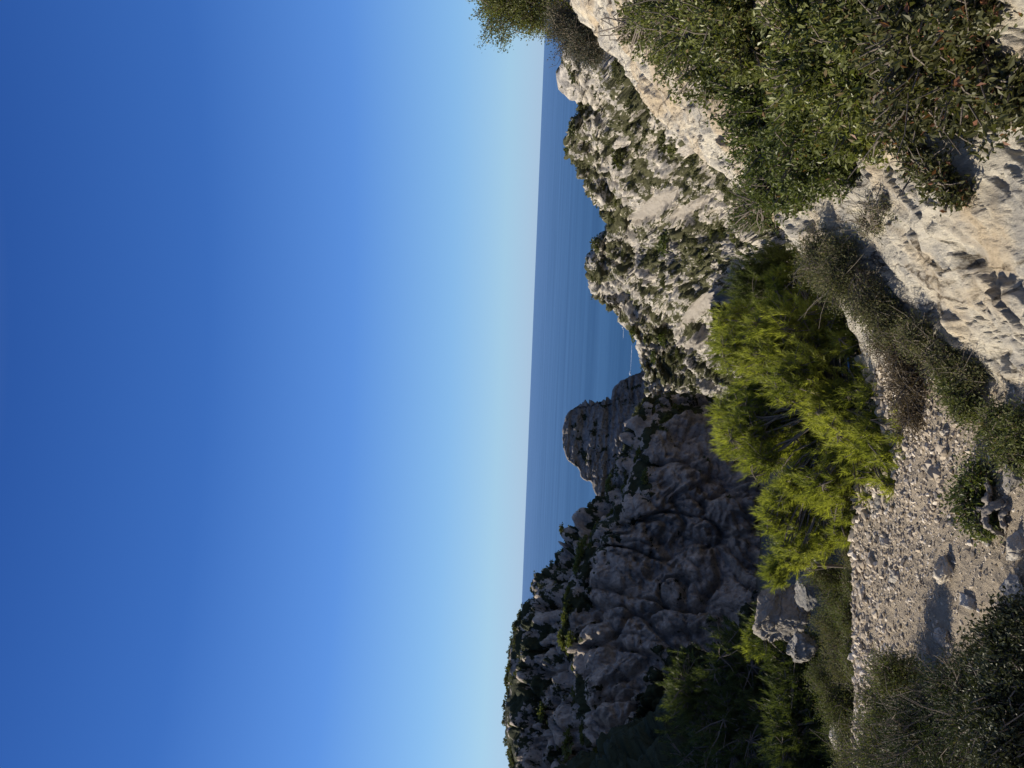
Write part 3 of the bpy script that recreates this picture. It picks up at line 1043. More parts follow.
def far_bush(p, s, rng, kind, name, label, group, sz=(1, 1, 1)):
    o = bpy.data.objects.new(name, BUSH[kind][rng.integers(4)])
    col.objects.link(o)
    o.location = Vector(p)
    o.scale = (s * sz[0] * rng.uniform(0.85, 1.2), s * sz[1] * rng.uniform(0.85, 1.2), s * sz[2] * rng.uniform(0.7, 1.0))
    o.rotation_euler = (0, 0, rng.uniform(0, 6.28))
    return tag(o, label, 'shrub', group)


def merged_bushes(name, kind, pts, sizes, seed, n=26):
    rng = np.random.default_rng(seed)
    k = len(pts)
    d = sph(rng, k * n); d[:, 2] = np.abs(d[:, 2])
    rep = np.repeat(np.arange(k), n)
    pos = pts[rep] + d * (rng.random(k * n) ** 0.4 * sizes[rep])[:, None] * np.array([1, 1, 0.75])
    s = sizes[rep]
    v, f = leaves_mesh(rng, pos, norm(d + rng.normal(size=d.shape)), s * rng.uniform(0.4, 0.8, k * n), s * rng.uniform(0.3, 0.6, k * n))
    me = mesh_from(name, v, f, False)
    attr(me, 'tone', np.repeat(np.repeat(rng.random(k), n), 4))
    return tag(obj(name, me, M[kind]), kind='stuff')


def visible_ok(q, n):
    v = q - EYE
    X_, Y_ = SURF_PX[id(q)]
    return (X_ > -20) & (X_ < 790) & (Y_ > 480) & (Y_ < 860) & ((v * n).sum(1) < 0)


def dress_headland():
    q, n, u, v, s, f = HEAD
    rng = np.random.default_rng(5)
    ok = visible_ok(q, n) & (v > 0.9) & (s < 0.1)
    X_, Y_ = SURF_PX[id(q)]
    area = np.maximum(q[:, 1], 40)
    w = ok * (np.clip(f + 0.05, 0, 1) ** 1.5 + 0.03)
    # equal density on the ground: weight by the spacing of the grid (px footprint is roughly even)
    w = w / w.sum()
    idx = rng.choice(len(q), 215, replace=False, p=w)
    for i in idx:
        r = rng.uniform(0.5, 1.5) * (0.7 + 0.6 * rng.random())
        if rng.random() < 0.75:
            far_bush(q[i] - n[i] * 0.2, r, rng, 'scrub', 'scrub_bush', 'dark olive bush among many dotting the sunlit pale limestone headland', 'dark bushes on the sunlit headland')
        else:
            far_bush(q[i] - n[i] * 0.2, r, rng, 'scrub_light', 'scrub_bush', 'lighter green bush among the dark ones on the sunlit limestone headland', 'lighter bushes on the sunlit headland')
    idx = rng.choice(len(q), 3000, replace=False, p=w)
    merged_bushes('headland_scrub', 'scrub', q[idx], rng.uniform(0.2, 0.75, len(idx)), 6)
    # bushes that stand out: by photograph position, size in metres, kind
    for px, py, r, kind, lab in ((428, 662, 3.0, 'pine_dark', 'dark pine bush near the low shaded end of the headland'),
                                 (432, 636, 2.6, 'scrub_light', 'yellow green bush on the skyline at the low end of the headland'),
                                 (640, 570, 2.0, 'scrub', 'dark bush capping the highest knob of the headland'),
                                 (520, 598, 2.6, 'scrub', 'dark bush in the saddle between the two headland peaks'),
                                 (447, 722, 3.2, 'scrub_light', 'light green bush below the lowest scree chute of the headland'),
                                 (520, 665, 3.0, 'pine_dark', 'tall dark pine beside the middle scree chute of the headland'),
                                 (612, 620, 3.0, 'scrub', 'broad dark bush under the right peak of the headland'),
                                 (690, 574, 1.8, 'scrub', 'dark bush on the headland crest nearest the grey shrub'),
                                 (412, 655, 2.4, 'pine_dark', 'small dark pine on the pale cliff at the headland tip')):
        far_bush(surf(q, px, py), r, rng, kind, 'scrub_bush', lab, None)


def dress_ridge():
    q, n, u, v = RIDGE
    rng = np.random.default_rng(9)
    X_, Y_ = SURF_PX[id(q)]
    ok = visible_ok(q, n)
    g = fbm(q / 9, 3, 77)
    top = ok & (v > 0.85) & (v < 2.0)
    w = top * np.clip(0.05 + 0.8 * g + 0.8 * (v < 1.3), 0, 1)
    idx = rng.choice(len(q), 95, replace=False, p=w / w.sum())
    for i in idx:
        far_bush(q[i] - n[i] * 0.2, rng.uniform(0.6, 1.5), rng, 'scrub', 'ridge_bush', 'dark bush in the scrub that covers the top of the shaded left ridge', 'bushes on the crest of the left ridge')
    idx = rng.choice(len(q), 1000, replace=False, p=w / w.sum())
    merged_bushes('ridge_scrub', 'scrub', q[idx], rng.uniform(0.4, 1.0, len(idx)), 16)
    led = ok & (v > 1.9) & (v < 3.05)
    w = led * np.clip(0.3 + g, 0, 1)
    idx = rng.choice(len(q), 90, replace=False, p=w / w.sum())
    for i in idx:
        far_bush(q[i], rng.uniform(0.7, 1.8), rng, 'scrub_light', 'ledge_bush', 'olive bush along the ledge halfway up the shaded left ridge', 'bushes along the ledge of the left ridge')
    face = ok & (v >= 3.05) & (v < 5.2) & (n[:, 2] > 0.25)
    w = face * np.clip(0.1 + g, 0, 1)
    idx = rng.choice(len(q), 40, replace=False, p=w / w.sum())
    for i in idx:
        far_bush(q[i], rng.uniform(0.4, 1.1), rng, 'pine_dark', 'crag_bush', 'small dark bush rooted in a crack of the shaded left crag', 'bushes in the cracks of the left crag')
    for px, py, r, kind, lab in ((20, 566, 2.9, 'scrub_light', 'round yellow green bush standing lowest left below the ridge crest'),
                                 (54, 546, 2.2, 'scrub_light', 'second yellow green bush, above the lowest one on the left ridge'),
                                 (283, 607, 2.0, 'scrub_light', 'yellow green bush in the notch beside the rock butte'),
                                 (292, 643, 1.6, 'scrub_light', 'small bright bush on the crag just below the butte'),
                                 (218, 579, 2.4, 'scrub_light', 'olive bush where the left ridge meets the sea view'),
                                 (130, 572, 1.8, 'scrub_light', 'olive bush in the middle of the ridge ledge')):
        far_bush(surf(q, px, py), r, rng, kind, 'ridge_bush', lab, None)


dress_headland()
dress_ridge()


# ------------------------------------------------------------------ boats
def sea_at(px, py):
    v = ray(px, py); v = v / v[1]
    d = (SEA_Z - EYE[2]) / v[2]
    return EYE + v * d


def boat(label, px, py, length, wake_len, heading):
    p = sea_at(px, py)
    hullm = M.setdefault('boat_white', plain_mat('white_hull', (0.8, 0.8, 0.8), 0.35))
    glass = M.setdefault('boat_glass', plain_mat('dark_glass', (0.03, 0.04, 0.05), 0.15, 0.5))
    root = thing('motor_boat', label, 'boat', p)
    root.rotation_euler = (0, 0, heading)
    L, B, H = length, length * 0.30, length * 0.16
    st = [(-0.5, 0.85, 1.0), (-0.2, 1.0, 1.0), (0.15, 0.92, 1.05), (0.36, 0.55, 1.2), (0.5, 0.04, 1.35)]
    v, f = [], []
    for x, w, h in st:
        for yy, zz in ((0, -0.25), (0.33, -0.1), (0.5, 1.0 * h), (0.44, 1.0 * h), (0.0, 0.95 * h), (-0.44, 1.0 * h), (-0.5, 1.0 * h), (-0.33, -0.1)):
            v.append((x * L, yy * B * w, zz * H))
    for i in range(len(st) - 1):
        for j in range(8):
            f.append((i * 8 + j, i * 8 + (j + 1) % 8, (i + 1) * 8 + (j + 1) % 8, (i + 1) * 8 + j))
    for e in (0, len(st) - 1):
        for j in (1, 3, 5): f.append((e * 8, e * 8 + j, e * 8 + j + 1, e * 8 + min(j + 2, 7)))
    obj('hull', mesh_from('hull', np.array(v), np.array(f)), hullm, root)
    def boxm(x0, x1, y, z0, z1, s):
        vv = np.array([(x0, -y, z0), (x1, -y, z0), (x1, y, z0), (x0, y, z0), (x0 + s * .3, -y * .85, z1), (x1 - s, -y * .85, z1), (x1 - s, y * .85, z1), (x0 + s * .3, y * .85, z1)])
        ff = np.array([(0, 3, 2, 1), (4, 5, 6, 7), (0, 1, 5, 4), (1, 2, 6, 5), (2, 3, 7, 6), (3, 0, 4, 7)])
        return vv, ff
    obj('cabin', mesh_from('cabin', *boxm(-0.18 * L, 0.2 * L, B * 0.34, H * 0.95, H * 2.0, 0.10 * L)), hullm, root)
    obj('windscreen', mesh_from('windscreen', *boxm(0.06 * L, 0.215 * L, B * 0.31, H * 1.35, H * 1.85, 0.07 * L)), glass, root)
    # foam behind the boat
    foam = M.setdefault('foam', plain_mat('foam', (0.75, 0.78, 0.8), 0.8))
    rng = np.random.default_rng(int(px))
    n = 40
    t = np.linspace(0, 1, n)
    w = (0.25 + 0.5 * t) * B * (1 + 0.3 * np.sin(t * 40))
    xs = -0.45 * L - t * wake_len
    wob = 0.02 * wake_len * np.sin(t * 3)
    w = w * np.clip((1 - t) * 3, 0, 1)
    v = np.concatenate([np.stack([xs, wob - w, np.full(n, 0.08)], 1), np.stack([xs, wob + w, np.full(n, 0.08)], 1)])
    f = np.array([(i, i + 1, n + i + 1, n + i) for i in range(n - 1)])[:, ::-1]
    wk = obj('wake', mesh_from('wake', v, f), foam)
    wk.location = root.location; wk.rotation_euler = root.rotation_euler
    tag(wk, kind='stuff')


boat('small white motor boat crossing the sea with a long white wake', 395, 630.5, 5.0, 36, math.pi - 0.05)
boat('larger white boat just off the rocky headland skyline', 441, 623.6, 6.5, 14, 0.1)

# ------------------------------------------------------------------ near plants
# the big pine in the middle
def under(lobes, dx=0.0, dy=0.0):
    """the ground below the middle of a crown"""
    c = np.mean([a for a, r in lobes], axis=0)
    return np.array([c[0] + dx, c[1] + dy, gh(c[0] + dx, c[1] + dy) - 0.05])


pine('pine_tree', 'bright yellow green bushy pine in the middle, beside the gravel path', (0.0, 5.9, gh(0.0, 5.9) - 0.05),
     [lobe(392, 734, 6.7, 50, 48), lobe(352, 745, 6.7, 36, 36), lobe(352, 770, 6.5, 46, 50), lobe(310, 788, 6.3, 46, 46), lobe(262, 800, 6.4, 44, 34), lobe(262, 830, 6.0, 36, 26), lobe(224, 802, 6.5, 28, 24),
      lobe(425, 790, 6.2, 52, 52), lobe(372, 815, 5.9, 54, 50), lobe(345, 862, 5.6, 58, 50), lobe(470, 800, 6.5, 42, 34), lobe(295, 845, 5.8, 34, 44),
      lobe(418, 848, 5.9, 42, 40), lobe(440, 752, 6.9, 36, 38), lobe(322, 888, 5.2, 40, 34), lobe(372, 893, 5.2, 42, 30), lobe(335, 905, 4.9, 40, 24), lobe(300, 895, 5.0, 26, 24), lobe(292, 872, 5.5, 26, 30), lobe(478, 832, 6.1, 34, 34), lobe(420, 880, 5.5, 30, 24), lobe(498, 806, 6.4, 22, 26)],
     shoots=10500, needles=42, nl=0.055, nw=0.0046, sl=0.13, seed=3, trunk_r=0.05, shell=2.4, lump=0.4, clumps=8)
l_ = [lobe(468, 758, 7.6, 32, 32), lobe(490, 748, 7.8, 24, 26), lobe(505, 772, 7.6, 24, 24)]
pine('pine_tree', 'darker young pine behind the big pine, at the foot of pale rock', under(l_), l_,
     leaf='pine_dark', shoots=620, needles=46, nl=0.065, nw=0.006, sl=0.16, seed=4, trunk_r=0.03)
l_ = [lobe(197, 772, 7.4, 20, 15), lobe(212, 790, 7.3, 22, 22)]
pine('pine_tree', 'small yellow green pine sprout left of the big pine above shaded boulders', under(l_), l_,
     leaf='pine', shoots=300, needles=42, nl=0.06, nw=0.005, sl=0.14, seed=5, trunk_r=0.02)
l_ = [lobe(70, 690, 22, 44, 28), lobe(40, 735, 21, 60, 44), lobe(105, 735, 21, 46, 38), lobe(0, 720, 22, 50, 44), lobe(68, 672, 23, 22, 14), lobe(60, 770, 20, 60, 40)]
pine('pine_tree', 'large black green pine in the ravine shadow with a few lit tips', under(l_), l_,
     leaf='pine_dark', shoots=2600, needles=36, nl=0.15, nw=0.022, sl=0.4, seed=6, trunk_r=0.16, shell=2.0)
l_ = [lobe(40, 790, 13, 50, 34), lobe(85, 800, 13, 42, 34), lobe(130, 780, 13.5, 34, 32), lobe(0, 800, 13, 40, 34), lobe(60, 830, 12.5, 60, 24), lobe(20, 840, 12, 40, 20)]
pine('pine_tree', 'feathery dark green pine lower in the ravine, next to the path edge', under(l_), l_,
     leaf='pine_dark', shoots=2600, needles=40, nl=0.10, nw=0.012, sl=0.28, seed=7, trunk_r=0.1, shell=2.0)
l_ = [lobe(126, 752, 14, 20, 13), lobe(140, 768, 14, 22, 18)]
pine('pine_tree', 'small lit yellow green pine top beside the ravine boulders', under(l_), l_,
     leaf='pine', shoots=300, needles=40, nl=0.10, nw=0.010, sl=0.25, seed=8, trunk_r=0.05)


def G(px, py, dmin=2.0):
    """ground on the near side of the brink seen at (px, py)"""
    v = ray(px, py); v = v / v[1]
    d = np.linspace(max(dmin, 1.8), 13, 900)
    p = EYE + v * d[:, None]
    yb = np.interp(p[:, 0], BR_X, BR_Y)
    h, _ = ground_h(p[:, 0], np.minimum(p[:, 1], yb))
    k = np.nonzero((p[:, 2] < h) | (d > yb + 0.25))[0]
    p = p[k[0] if len(k) else -1]
    y = min(p[1], float(np.interp(p[0], BR_X, BR_Y)) + 0.1)
    return np.array([p[0], y, gh(p[0], y)])


# evergreen shrubs on the limestone slope, upper right of the upright view
def slope_lobes(spec, lift=0.16):
    out = []
    for px, py, r in spec:
        g = G(px, py + r * 0.5)
        d = g[1]
        out.append(lobe(px, py, d - 0.05, r, r * 0.85))
    return out


kw = dict(tips=420, per=50, L=0.033, W=0.0165, tw=0.19, spread=0.017, up=0.6, lump=0.7, shell=3.0, twig_r=0.004)
shrub('evergreen_shrub', 'broad dark green leafy shrub spilling over the pale rock edge', 'shrub', G(640, 800), slope_lobes([(585, 775, 42), (628, 772, 46), (668, 752, 46), (608, 808, 40), (652, 800, 46), (600, 835, 20)]),
      'lentisk', seed=21, **{**kw, 'tips': 820})
shrub('evergreen_shrub', 'tall leafy shrub with olive leaves at the right frame edge', 'shrub', G(740, 740), slope_lobes([(742, 690, 54), (704, 712, 40), (765, 720, 50), (720, 745, 46), (765, 660, 40), (748, 640, 28), (722, 668, 26)]),
      'kermes', seed=22, **{**kw, 'tips': 820})
shrub('evergreen_shrub', 'dense olive shrub in the middle of the rock slope', 'shrub', G(720, 850), slope_lobes([(700, 805, 52), (750, 800, 52), (735, 862, 50), (768, 850, 44), (680, 855, 42), (640, 850, 34)]),
      'kermes', seed=23, **{**kw, 'tips': 800})
shrub('evergreen_shrub', 'sprawling nearest shrub with reddish leaf tips over bare pale rock', 'shrub', G(735, 950), slope_lobes([(720, 905, 56), (760, 915, 56), (685, 915, 42), (725, 950, 42), (765, 955, 40), (650, 895, 36), (690, 960, 40), (680, 995, 34), (655, 950, 26), (660, 1012, 22)]),
      'kermes_red', seed=24, **{**kw, 'tips': 640, 'per': 36, 'bare': 16})
shrub('evergreen_shrub', 'small sprig of brownish leaves alone on pale rock', 'shrub', G(590, 955), slope_lobes([(592, 935, 22), (605, 915, 18), (572, 950, 18)]),
      'kermes_red', seed=25, **{**kw, 'tips': 80, 'per': 26, 'L': 0.025, 'W': 0.012, 'tw': 0.08, 'bare': 20})
shrub('evergreen_shrub', 'bright green low shrub hanging on the rock edge below the broad shrub', 'shrub', G(570, 790), slope_lobes([(565, 752, 26), (552, 742, 18), (582, 770, 20)]),
      'lentisk', seed=26, **{**kw, 'tips': 170, 'L': 0.028, 'W': 0.01})
# grey and brown dry shrubs on the rock edge beside the pine
dk = dict(L=0.016, W=0.006, tw=0.12, spread=0.03, up=0.6, wood='twig', twig_r=0.0022, bare=50)
shrub('dry_shrub', 'grey green heathery shrub between the pine and the pale rock', 'shrub', G(505, 850), slope_lobes([(508, 816, 28), (486, 838, 30), (462, 868, 28), (514, 836, 20), (440, 888, 22)]),
      'grey_scrub', seed=31, tips=900, per=40, **dk)
shrub('dry_shrub', 'brownish twiggy dry shrub on the rock below the heathery shrub', 'shrub', G(425, 920), slope_lobes([(432, 915, 24), (410, 942, 24), (394, 965, 16)]),
      'grey_scrub', seed=32, tips=520, per=26, **dk)
shrub('dry_shrub', 'dark brown dead undergrowth beneath the pine', 'shrub', G(375, 925), slope_lobes([(385, 905, 32), (418, 900, 24), (352, 908, 24), (428, 880, 22)]),
      'dry', seed=33, tips=420, per=30, **{**dk, 'bare': 40})
shrub('dry_shrub', 'small grey dry tuft on the upper rock slope', 'shrub', G(540, 880), slope_lobes([(545, 868, 18), (560, 880, 14)]),
      'grey_scrub', seed=34, tips=90, per=16, **{**dk, 'bare': 40})
# low green shrubs along the path
ek = dict(L=0.02, W=0.007, tw=0.1, spread=0.025, up=0.6, twig_r=0.0022)
shrub('low_shrub', 'low green shrub at the foot of the rock, farther one', 'shrub', G(380, 975), slope_lobes([(380, 955, 22), (362, 962, 18), (395, 950, 16)]), 'rosemary_green', seed=41, tips=260, per=40, **ek)
shrub('low_shrub', 'low green shrub at the foot of the rock, at the bottom edge', 'shrub', G(330, 1015), slope_lobes([(345, 995, 22), (325, 1005, 24), (310, 1020, 22), (338, 1020, 26)]), 'rosemary_green', seed=42, tips=330, per=40, **ek)
shrub('low_shrub', 'dark leafy shrub beside the weathered stump on the path', 'shrub', G(270, 985), slope_lobes([(275, 968, 24), (255, 975, 24), (292, 975, 18), (240, 985, 14)]), 'lentisk', seed=43, tips=200, per=30, L=0.024, W=0.010, tw=0.1, spread=0.02, up=0.5)
# shrubs on the far edge of the path
l_ = [lobe(180, 835, 7.6, 24, 18), lobe(160, 840, 7.5, 22, 18), lobe(195, 822, 7.7, 16, 20)]
shrub('edge_shrub', 'green spiky shrub on the far path edge under the boulders', 'shrub', under(l_), l_, 'rosemary_green', seed=51, tips=320, per=44, **ek)
l_ = [lobe(125, 838, 7.6, 28, 20), lobe(100, 842, 7.6, 24, 18), lobe(145, 825, 7.8, 18, 16)]
shrub('edge_shrub', 'grey green shrub in the middle of the far path edge', 'shrub', under(l_), l_, 'grey_scrub', seed=52, tips=380, per=40, **ek)
l_ = [lobe(70, 835, 7.8, 30, 24), lobe(48, 840, 7.8, 22, 20), lobe(90, 822, 8.0, 20, 18)]
shrub('edge_shrub', 'tall dull green shrub at the left of the far path edge', 'shrub', under(l_), l_, 'rosemary_green', seed=53, tips=420, per=44, **ek)
l_ = [lobe(215, 852, 6.3, 22, 14), lobe(250, 850, 6.2, 18, 22), lobe(262, 832, 6.3, 14, 24)]
shrub('edge_shrub', 'brown dry strip of shrub under the left side of the pine', 'shrub', under(l_), l_, 'grey_scrub', seed=54, tips=300, per=34, **ek)
l_ = [lobe(150, 846, 6.6, 26, 12), lobe(110, 850, 6.6, 24, 10), lobe(185, 850, 6.4, 20, 10)]
shrub('edge_shrub', 'low strip of grey green shrub right on the rim of the path', 'shrub', under(l_), l_, 'rosemary_green', seed=55, tips=300, per=40, **ek)
l_ = [lobe(15, 845, 7.2, 24, 14), lobe(-10, 850, 7.2, 20, 14)]
shrub('edge_shrub', 'grey green shrub on the path rim at the left frame edge', 'shrub', under(l_), l_, 'grey_scrub', seed=56, tips=200, per=40, **ek)
l_ = [lobe(232, 788, 7.6, 24, 20), lobe(250, 806, 7.2, 24, 22)]
shrub('edge_shrub', 'dark green shrub between the pine sprout and the big pine', 'shrub', under(l_), l_, 'lentisk', seed=57, tips=220, per=40, L=0.03, W=0.012, tw=0.12, spread=0.03, up=0.5)
# the dark bushes at the lower left, against the light
nk = dict(L=0.018, W=0.0045, tw=0.14, spread=0.022, up=0.7, twig_r=0.002, stem_r=0.012)
shrub('rosemary_bush', 'dark twiggy rosemary bush in the lower left corner, shading the path', 'shrub', (-1.15, 3.0, gh(-1.15, 3.0)),
      [lobe(30, 930, 3.3, 56, 40), lobe(70, 955, 3.1, 36, 30), lobe(0, 915, 3.6, 46, 40), lobe(102, 980, 3.0, 24, 24), lobe(50, 975, 2.9, 50, 32)], 'rosemary', seed=61, tips=2000, per=52, bare=200, wood='bark', **nk)
l_ = [lobe(95, 893, 4.4, 26, 30), lobe(62, 888, 4.5, 30, 32), lobe(30, 884, 4.6, 34, 34), lobe(-10, 876, 4.7, 40, 40)]
shrub('rosemary_bush', 'spiky green bush behind the dark one, throwing shadow across the path', 'shrub', under(l_), l_, 'rosemary_green', seed=63, tips=900, per=50, bare=200, wood='bark', **{**nk, 'tw': 0.13, 'W': 0.006})
shrub('leafy_bush', 'leafy bush coloured dark as backlit at the very bottom left with pale lit tips', 'shrub', (-0.85, 2.3, gh(-0.85, 2.3)),
      [lobe(60, 1005, 2.5, 60, 36), lobe(115, 1010, 2.45, 40, 32), lobe(140, 1022, 2.4, 30, 28), lobe(20, 1020, 2.4, 50, 40)], 'backlit_leaf', seed=62, tips=1100, per=44, L=0.017, W=0.0085, tw=0.09, spread=0.02, up=0.5)
# tree and bare shrub against the sky on the top of the slope
shrub('leafy_tree', 'rounded grey green tree against the sky at the slope top', 'tree', P(800, 585, 12.4),
      [lobe(765, 500, 12.4, 34, 32), lobe(800, 510, 12.4, 55, 50), lobe(752, 530, 12.2, 26, 28), lobe(785, 560, 12.0, 40, 30), lobe(830, 530, 12.5, 55, 50)],
      'kermes', seed=71, tips=800, per=80, L=0.038, W=0.02, tw=0.22, spread=0.06, up=0.4, stem_r=0.06, twig_r=0.008)
shrub('bare_shrub', 'grey half bare shrub against the sea under the slope-top tree', 'shrub', P(738, 600, 11.2),
      [lobe(735, 568, 11.2, 22, 20), lobe(722, 582, 11.0, 20, 18), lobe(748, 560, 11.3, 18, 18), lobe(712, 590, 10.8, 14, 14)],
      'grey_dark', seed=72, tips=420, per=40, L=0.03, W=0.014, tw=0.18, spread=0.05, up=0.4, stem_r=0.03, twig_r=0.005, wood='twig', bare=50)

# dead stump
def stump():
    g = G(262, 1010)
    root = thing('tree_stump', 'grey weathered twisted stump at the bottom edge of the path', 'stump', g)
    rng = np.random.default_rng(8)
    tb = Tubes(14)
    def limb(a, b, c, r0, r1):
        t = np.linspace(0, 1, 30)[:, None]
        pts = np.array(a) * (1 - t) ** 2 + 2 * np.array(b) * t * (1 - t) + np.array(c) * t ** 2
        pts = pts + np.stack([fbm(pts * 12 + k * 5, 3, 40 + k) for k in range(3)], 1) * 0.03
        rr = (r0 + (r1 - r0) * t[:, 0]) * (1 + 0.3 * fbm(pts * 20, 3, 9))
        tb.add(pts, rr)
        ring = tb.v[-1]                       # fluted, split wood
        axis = np.repeat(pts, tb.s, axis=0)
        ang_id = np.tile(np.arange(tb.s), len(pts))
        flute = 0.35 * np.sin(ang_id * 2.4 + axis[:, 0] * 9) + 0.8 * fbm(ring * np.array([45, 45, 45.0]), 3, 12)
        tb.v[-1] = axis + (ring - axis) * (1 + np.clip(flute, -0.7, 0.9))[:, None]
    limb((0, 0, -0.08), (0.0, 0.02, 0.0), (-0.03, 0.05, 0.04), 0.036, 0.02)
    tb.build('trunk', M['deadwood'], root)
    arms = [((-0.19, 0.05, -0.06), (-0.06, 0.06, 0.15), (0.0, 0.03, 0.01), 0.008, 0.018), ((-0.19, 0.02, -0.07), (-0.10, 0.0, 0.08), (-0.02, 0.01, 0.0), 0.006, 0.014),
            ((-0.03, 0.05, 0.04), (0.06, 0.10, 0.10), (0.19, 0.11, 0.0), 0.016, 0.004), ((0.02, 0.02, 0.0), (0.07, -0.02, 0.04), (0.14, 0.02, -0.03), 0.013, 0.004),
            ((-0.03, 0.05, 0.04), (-0.02, 0.16, 0.06), (-0.09, 0.24, 0.02), 0.012, 0.004)]
    for a, b, c, r0, r1 in arms:
        tb = Tubes(14)
        limb(a, b, c, r0, r1)
        tb.build('root', M['deadwood'], root)


stump()

# ------------------------------------------------------------------ boulders and loose stones
def rock_px(label, px, py, d, w, h, seed, group=None, mat='boulder', depth=None, sub=5, rot=0.0, tilt=0.0):
    k = d / FPX
    return boulder('boulder', label, P(px, py, d), (w * k / 2 * 1.15, (depth or 0.8) * w * k / 2 * 1.15, h * k / 2 * 1.15), seed, mat, group, sub, rot, 'boulder', tilt)


rock_px('largest shaded grey boulder beyond the path, left of the small pine', 160, 784, 10.0, 62, 66, 3, sub=6, tilt=0.12)
rock_px('squarish boulder with a lit upper rim just under the largest boulder', 174, 812, 8.4, 44, 34, 4, rot=0.2)
rock_px('rounded boulder with one pale lit face, left of the squarish one', 120, 805, 8.4, 42, 32, 5, mat='boulder', rot=-0.5)
rock_px('small pale rock at the left end of the path edge', 32, 838, 7.9, 36, 18, 6, mat='rock')
rock_px('broken shaded outcrop between the small pine sprout and the path edge', 215, 812, 8.4, 58, 46, 7, sub=6, rot=0.2)
rock_px('low cracked block at the path edge under the left of the big pine', 252, 842, 7.0, 44, 40, 17, rot=-0.3)
rock_px('dark overhanging rock at the near side of the pine foot', 270, 884, 5.4, 26, 26, 8, rot=0.6)
rock_px('grey rocky lump behind the weathered stump', 292, 1014, 3.3, 34, 18, 9)


def path_stone(label, px, py, w, h, seed, rot=0.4):
    g = G(px, py + h * 0.3)
    k = g[1] / FPX
    boulder('stone', label, g + np.array([0, 0, h * k * 0.12]), (w * k / 2 * 1.15, w * k / 2 * 0.8, h * k / 2 * 1.1), seed, 'rock', None, 5, rot + seed, 'stone', 0.25 * math.sin(seed * 2.3))


path_stone('largest pale angular stone near the tip of the bush shadow', 132, 938, 34, 20, 11)
path_stone('pale upright stone in the middle of the path casting a dark shadow', 200, 942, 30, 24, 12)
path_stone('small pale stone beside the large angular one', 118, 925, 14, 10, 13)
path_stone('pale stone in the rough gravel below the pine', 352, 908, 12, 10, 14)
path_stone('cream stone at the right of the rough gravel', 335, 945, 11, 9, 15)
path_stone('cream flat stone in the middle of the rough gravel', 300, 928, 12, 8, 16)
path_stone('pale stone on the bottom edge of the path near the bush', 180, 1012, 34, 18, 17)
path_stone('angular grey block at the bottom of the path, nearest the stump', 222, 1015, 36, 24, 21)
path_stone('pointed pale stone under the dark leafy shrub', 232, 985, 22, 18, 22)
path_stone('half buried tan block left of the upright stone', 165, 968, 28, 16, 23)
path_stone('greyish flat stone at the far edge of the path', 192, 893, 16, 12, 18)
path_stone('dull stone half way along the coarse stony edge', 225, 885, 16, 14, 19)


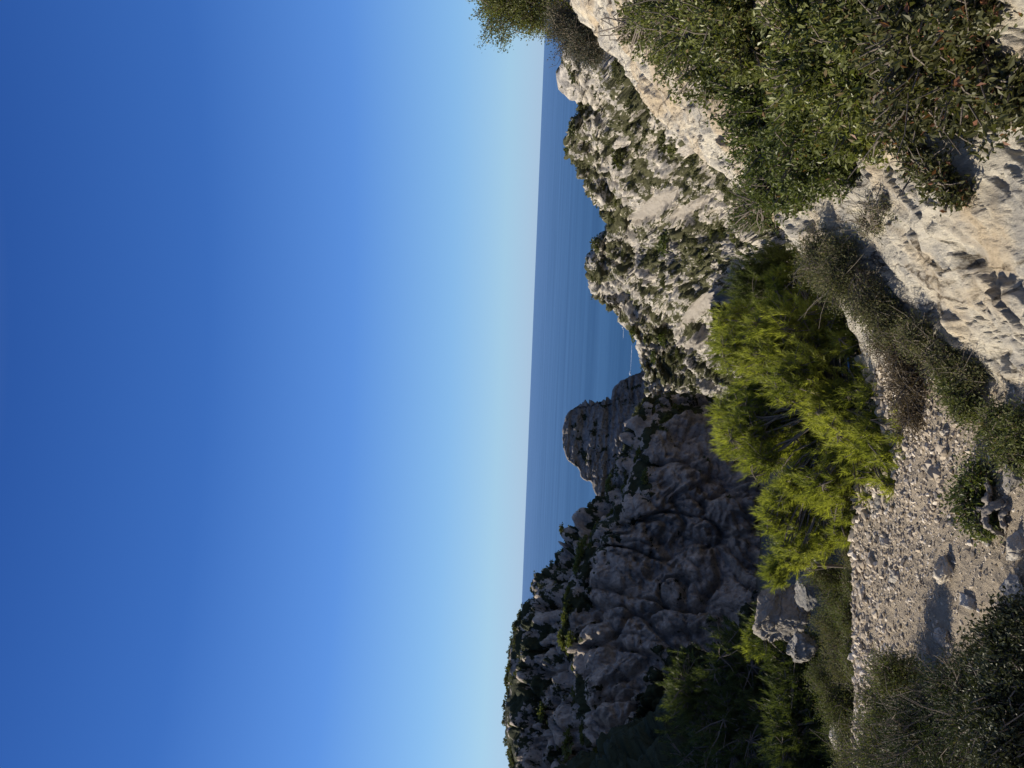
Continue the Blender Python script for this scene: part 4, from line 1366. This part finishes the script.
def gravel():
    rng = np.random.default_rng(77)
    v0, f0 = ico(1)
    n = 52000
    x = rng.uniform(-5.5, 0.5, n); y = rng.uniform(2.0, 7.2, n)
    # a trodden middle line keeps fewer stones
    tr = np.exp(-((x + 1.25 + 0.15 * np.sin(y * 1.3) + 0.12 * (y - 4)) / 0.28) ** 2)
    sel = rng.random(n) > 0.55 * tr
    x, y = x[sel], y[sel]
    yb = np.interp(x, BR_X, BR_Y)
    keep = (y < yb + 0.15) & (x < 0.16 + 0.1 * np.sin(y * 3))
    x, y = x[keep], y[keep]
    h, _ = ground_h(x, y)
    yb = np.interp(x, BR_X, BR_Y)
    n = len(x)
    coarse = np.clip(smooth(1.6, 0.3, yb - y) + smooth(-0.9, -0.2, x) * smooth(3.6, 4.3, y), 0, 1)
    coarse = np.clip(coarse * (0.7 + 0.8 * fbm(np.stack([x * 1.5, y * 1.5, x * 0], 1), 3, 5)), 0, 1)
    s = rng.lognormal(math.log(0.0056), 0.45, n) * (1 + 1.7 * coarse + 2.0 * smooth(0.75, 0.1, yb - y) * (rng.random(n) < 0.28))
    s = np.minimum(s, 0.05)
    sc = np.stack([s * rng.uniform(0.8, 1.4, n), s * rng.uniform(0.7, 1.2, n), s * rng.uniform(0.45, 0.9, n)], 1)
    a = rng.uniform(0, 6.28, n); b = rng.normal(size=n) * 0.5
    # random shapes from a small set of broken stones
    shapes = []
    for i in range(24):
        q = v0.copy()
        r2 = np.random.default_rng(i)
        for _ in range(5):
            nn = norm(r2.normal(size=3)); c = r2.uniform(0.35, 0.75)
            q = q - np.maximum(q @ nn - c, 0)[:, None] * nn
        shapes.append(q)
    shapes = np.array(shapes)
    q = shapes[rng.integers(24, size=n)] * sc[:, None, :]
    cb, sb = np.cos(b)[:, None], np.sin(b)[:, None]
    q = np.stack([q[..., 0], q[..., 1] * cb - q[..., 2] * sb, q[..., 1] * sb + q[..., 2] * cb], -1)
    ca, sa = np.cos(a)[:, None], np.sin(a)[:, None]
    q = np.stack([q[..., 0] * ca - q[..., 1] * sa, q[..., 0] * sa + q[..., 1] * ca, q[..., 2]], -1)
    q = q + np.stack([x, y, h + s * 0.25], 1)[:, None, :]
    k = len(v0)
    f = (f0[None] + (np.arange(n) * k)[:, None, None]).reshape(-1, 3)
    m, nt, out = new_mat('gravel_stone')
    g = N(nt, 'ShaderNodeNewGeometry')
    c = ramp(nt, g.outputs['Random Per Island'], [(0.0, (0.27, 0.225, 0.17)), (0.35, (0.42, 0.36, 0.28)), (0.75, (0.53, 0.465, 0.375)), (1.0, (0.68, 0.62, 0.53))])
    nz = noise_tex(nt, g.outputs['Position'], 60, 4, 0.6)
    c = mix(nt, 0.5, c, ramp(nt, nz, [(0.3, (0.5, 0.47, 0.43)), (0.7, (1.0, 1.0, 1.0))]), 'MULTIPLY')
    principled(nt, out, c, 0.9, bump(nt, nz, 0.4, 0.005), 0.15)
    tag(obj('gravel', mesh_from('gravel', q.reshape(-1, 3), f, False), m), kind='stuff')


gravel()
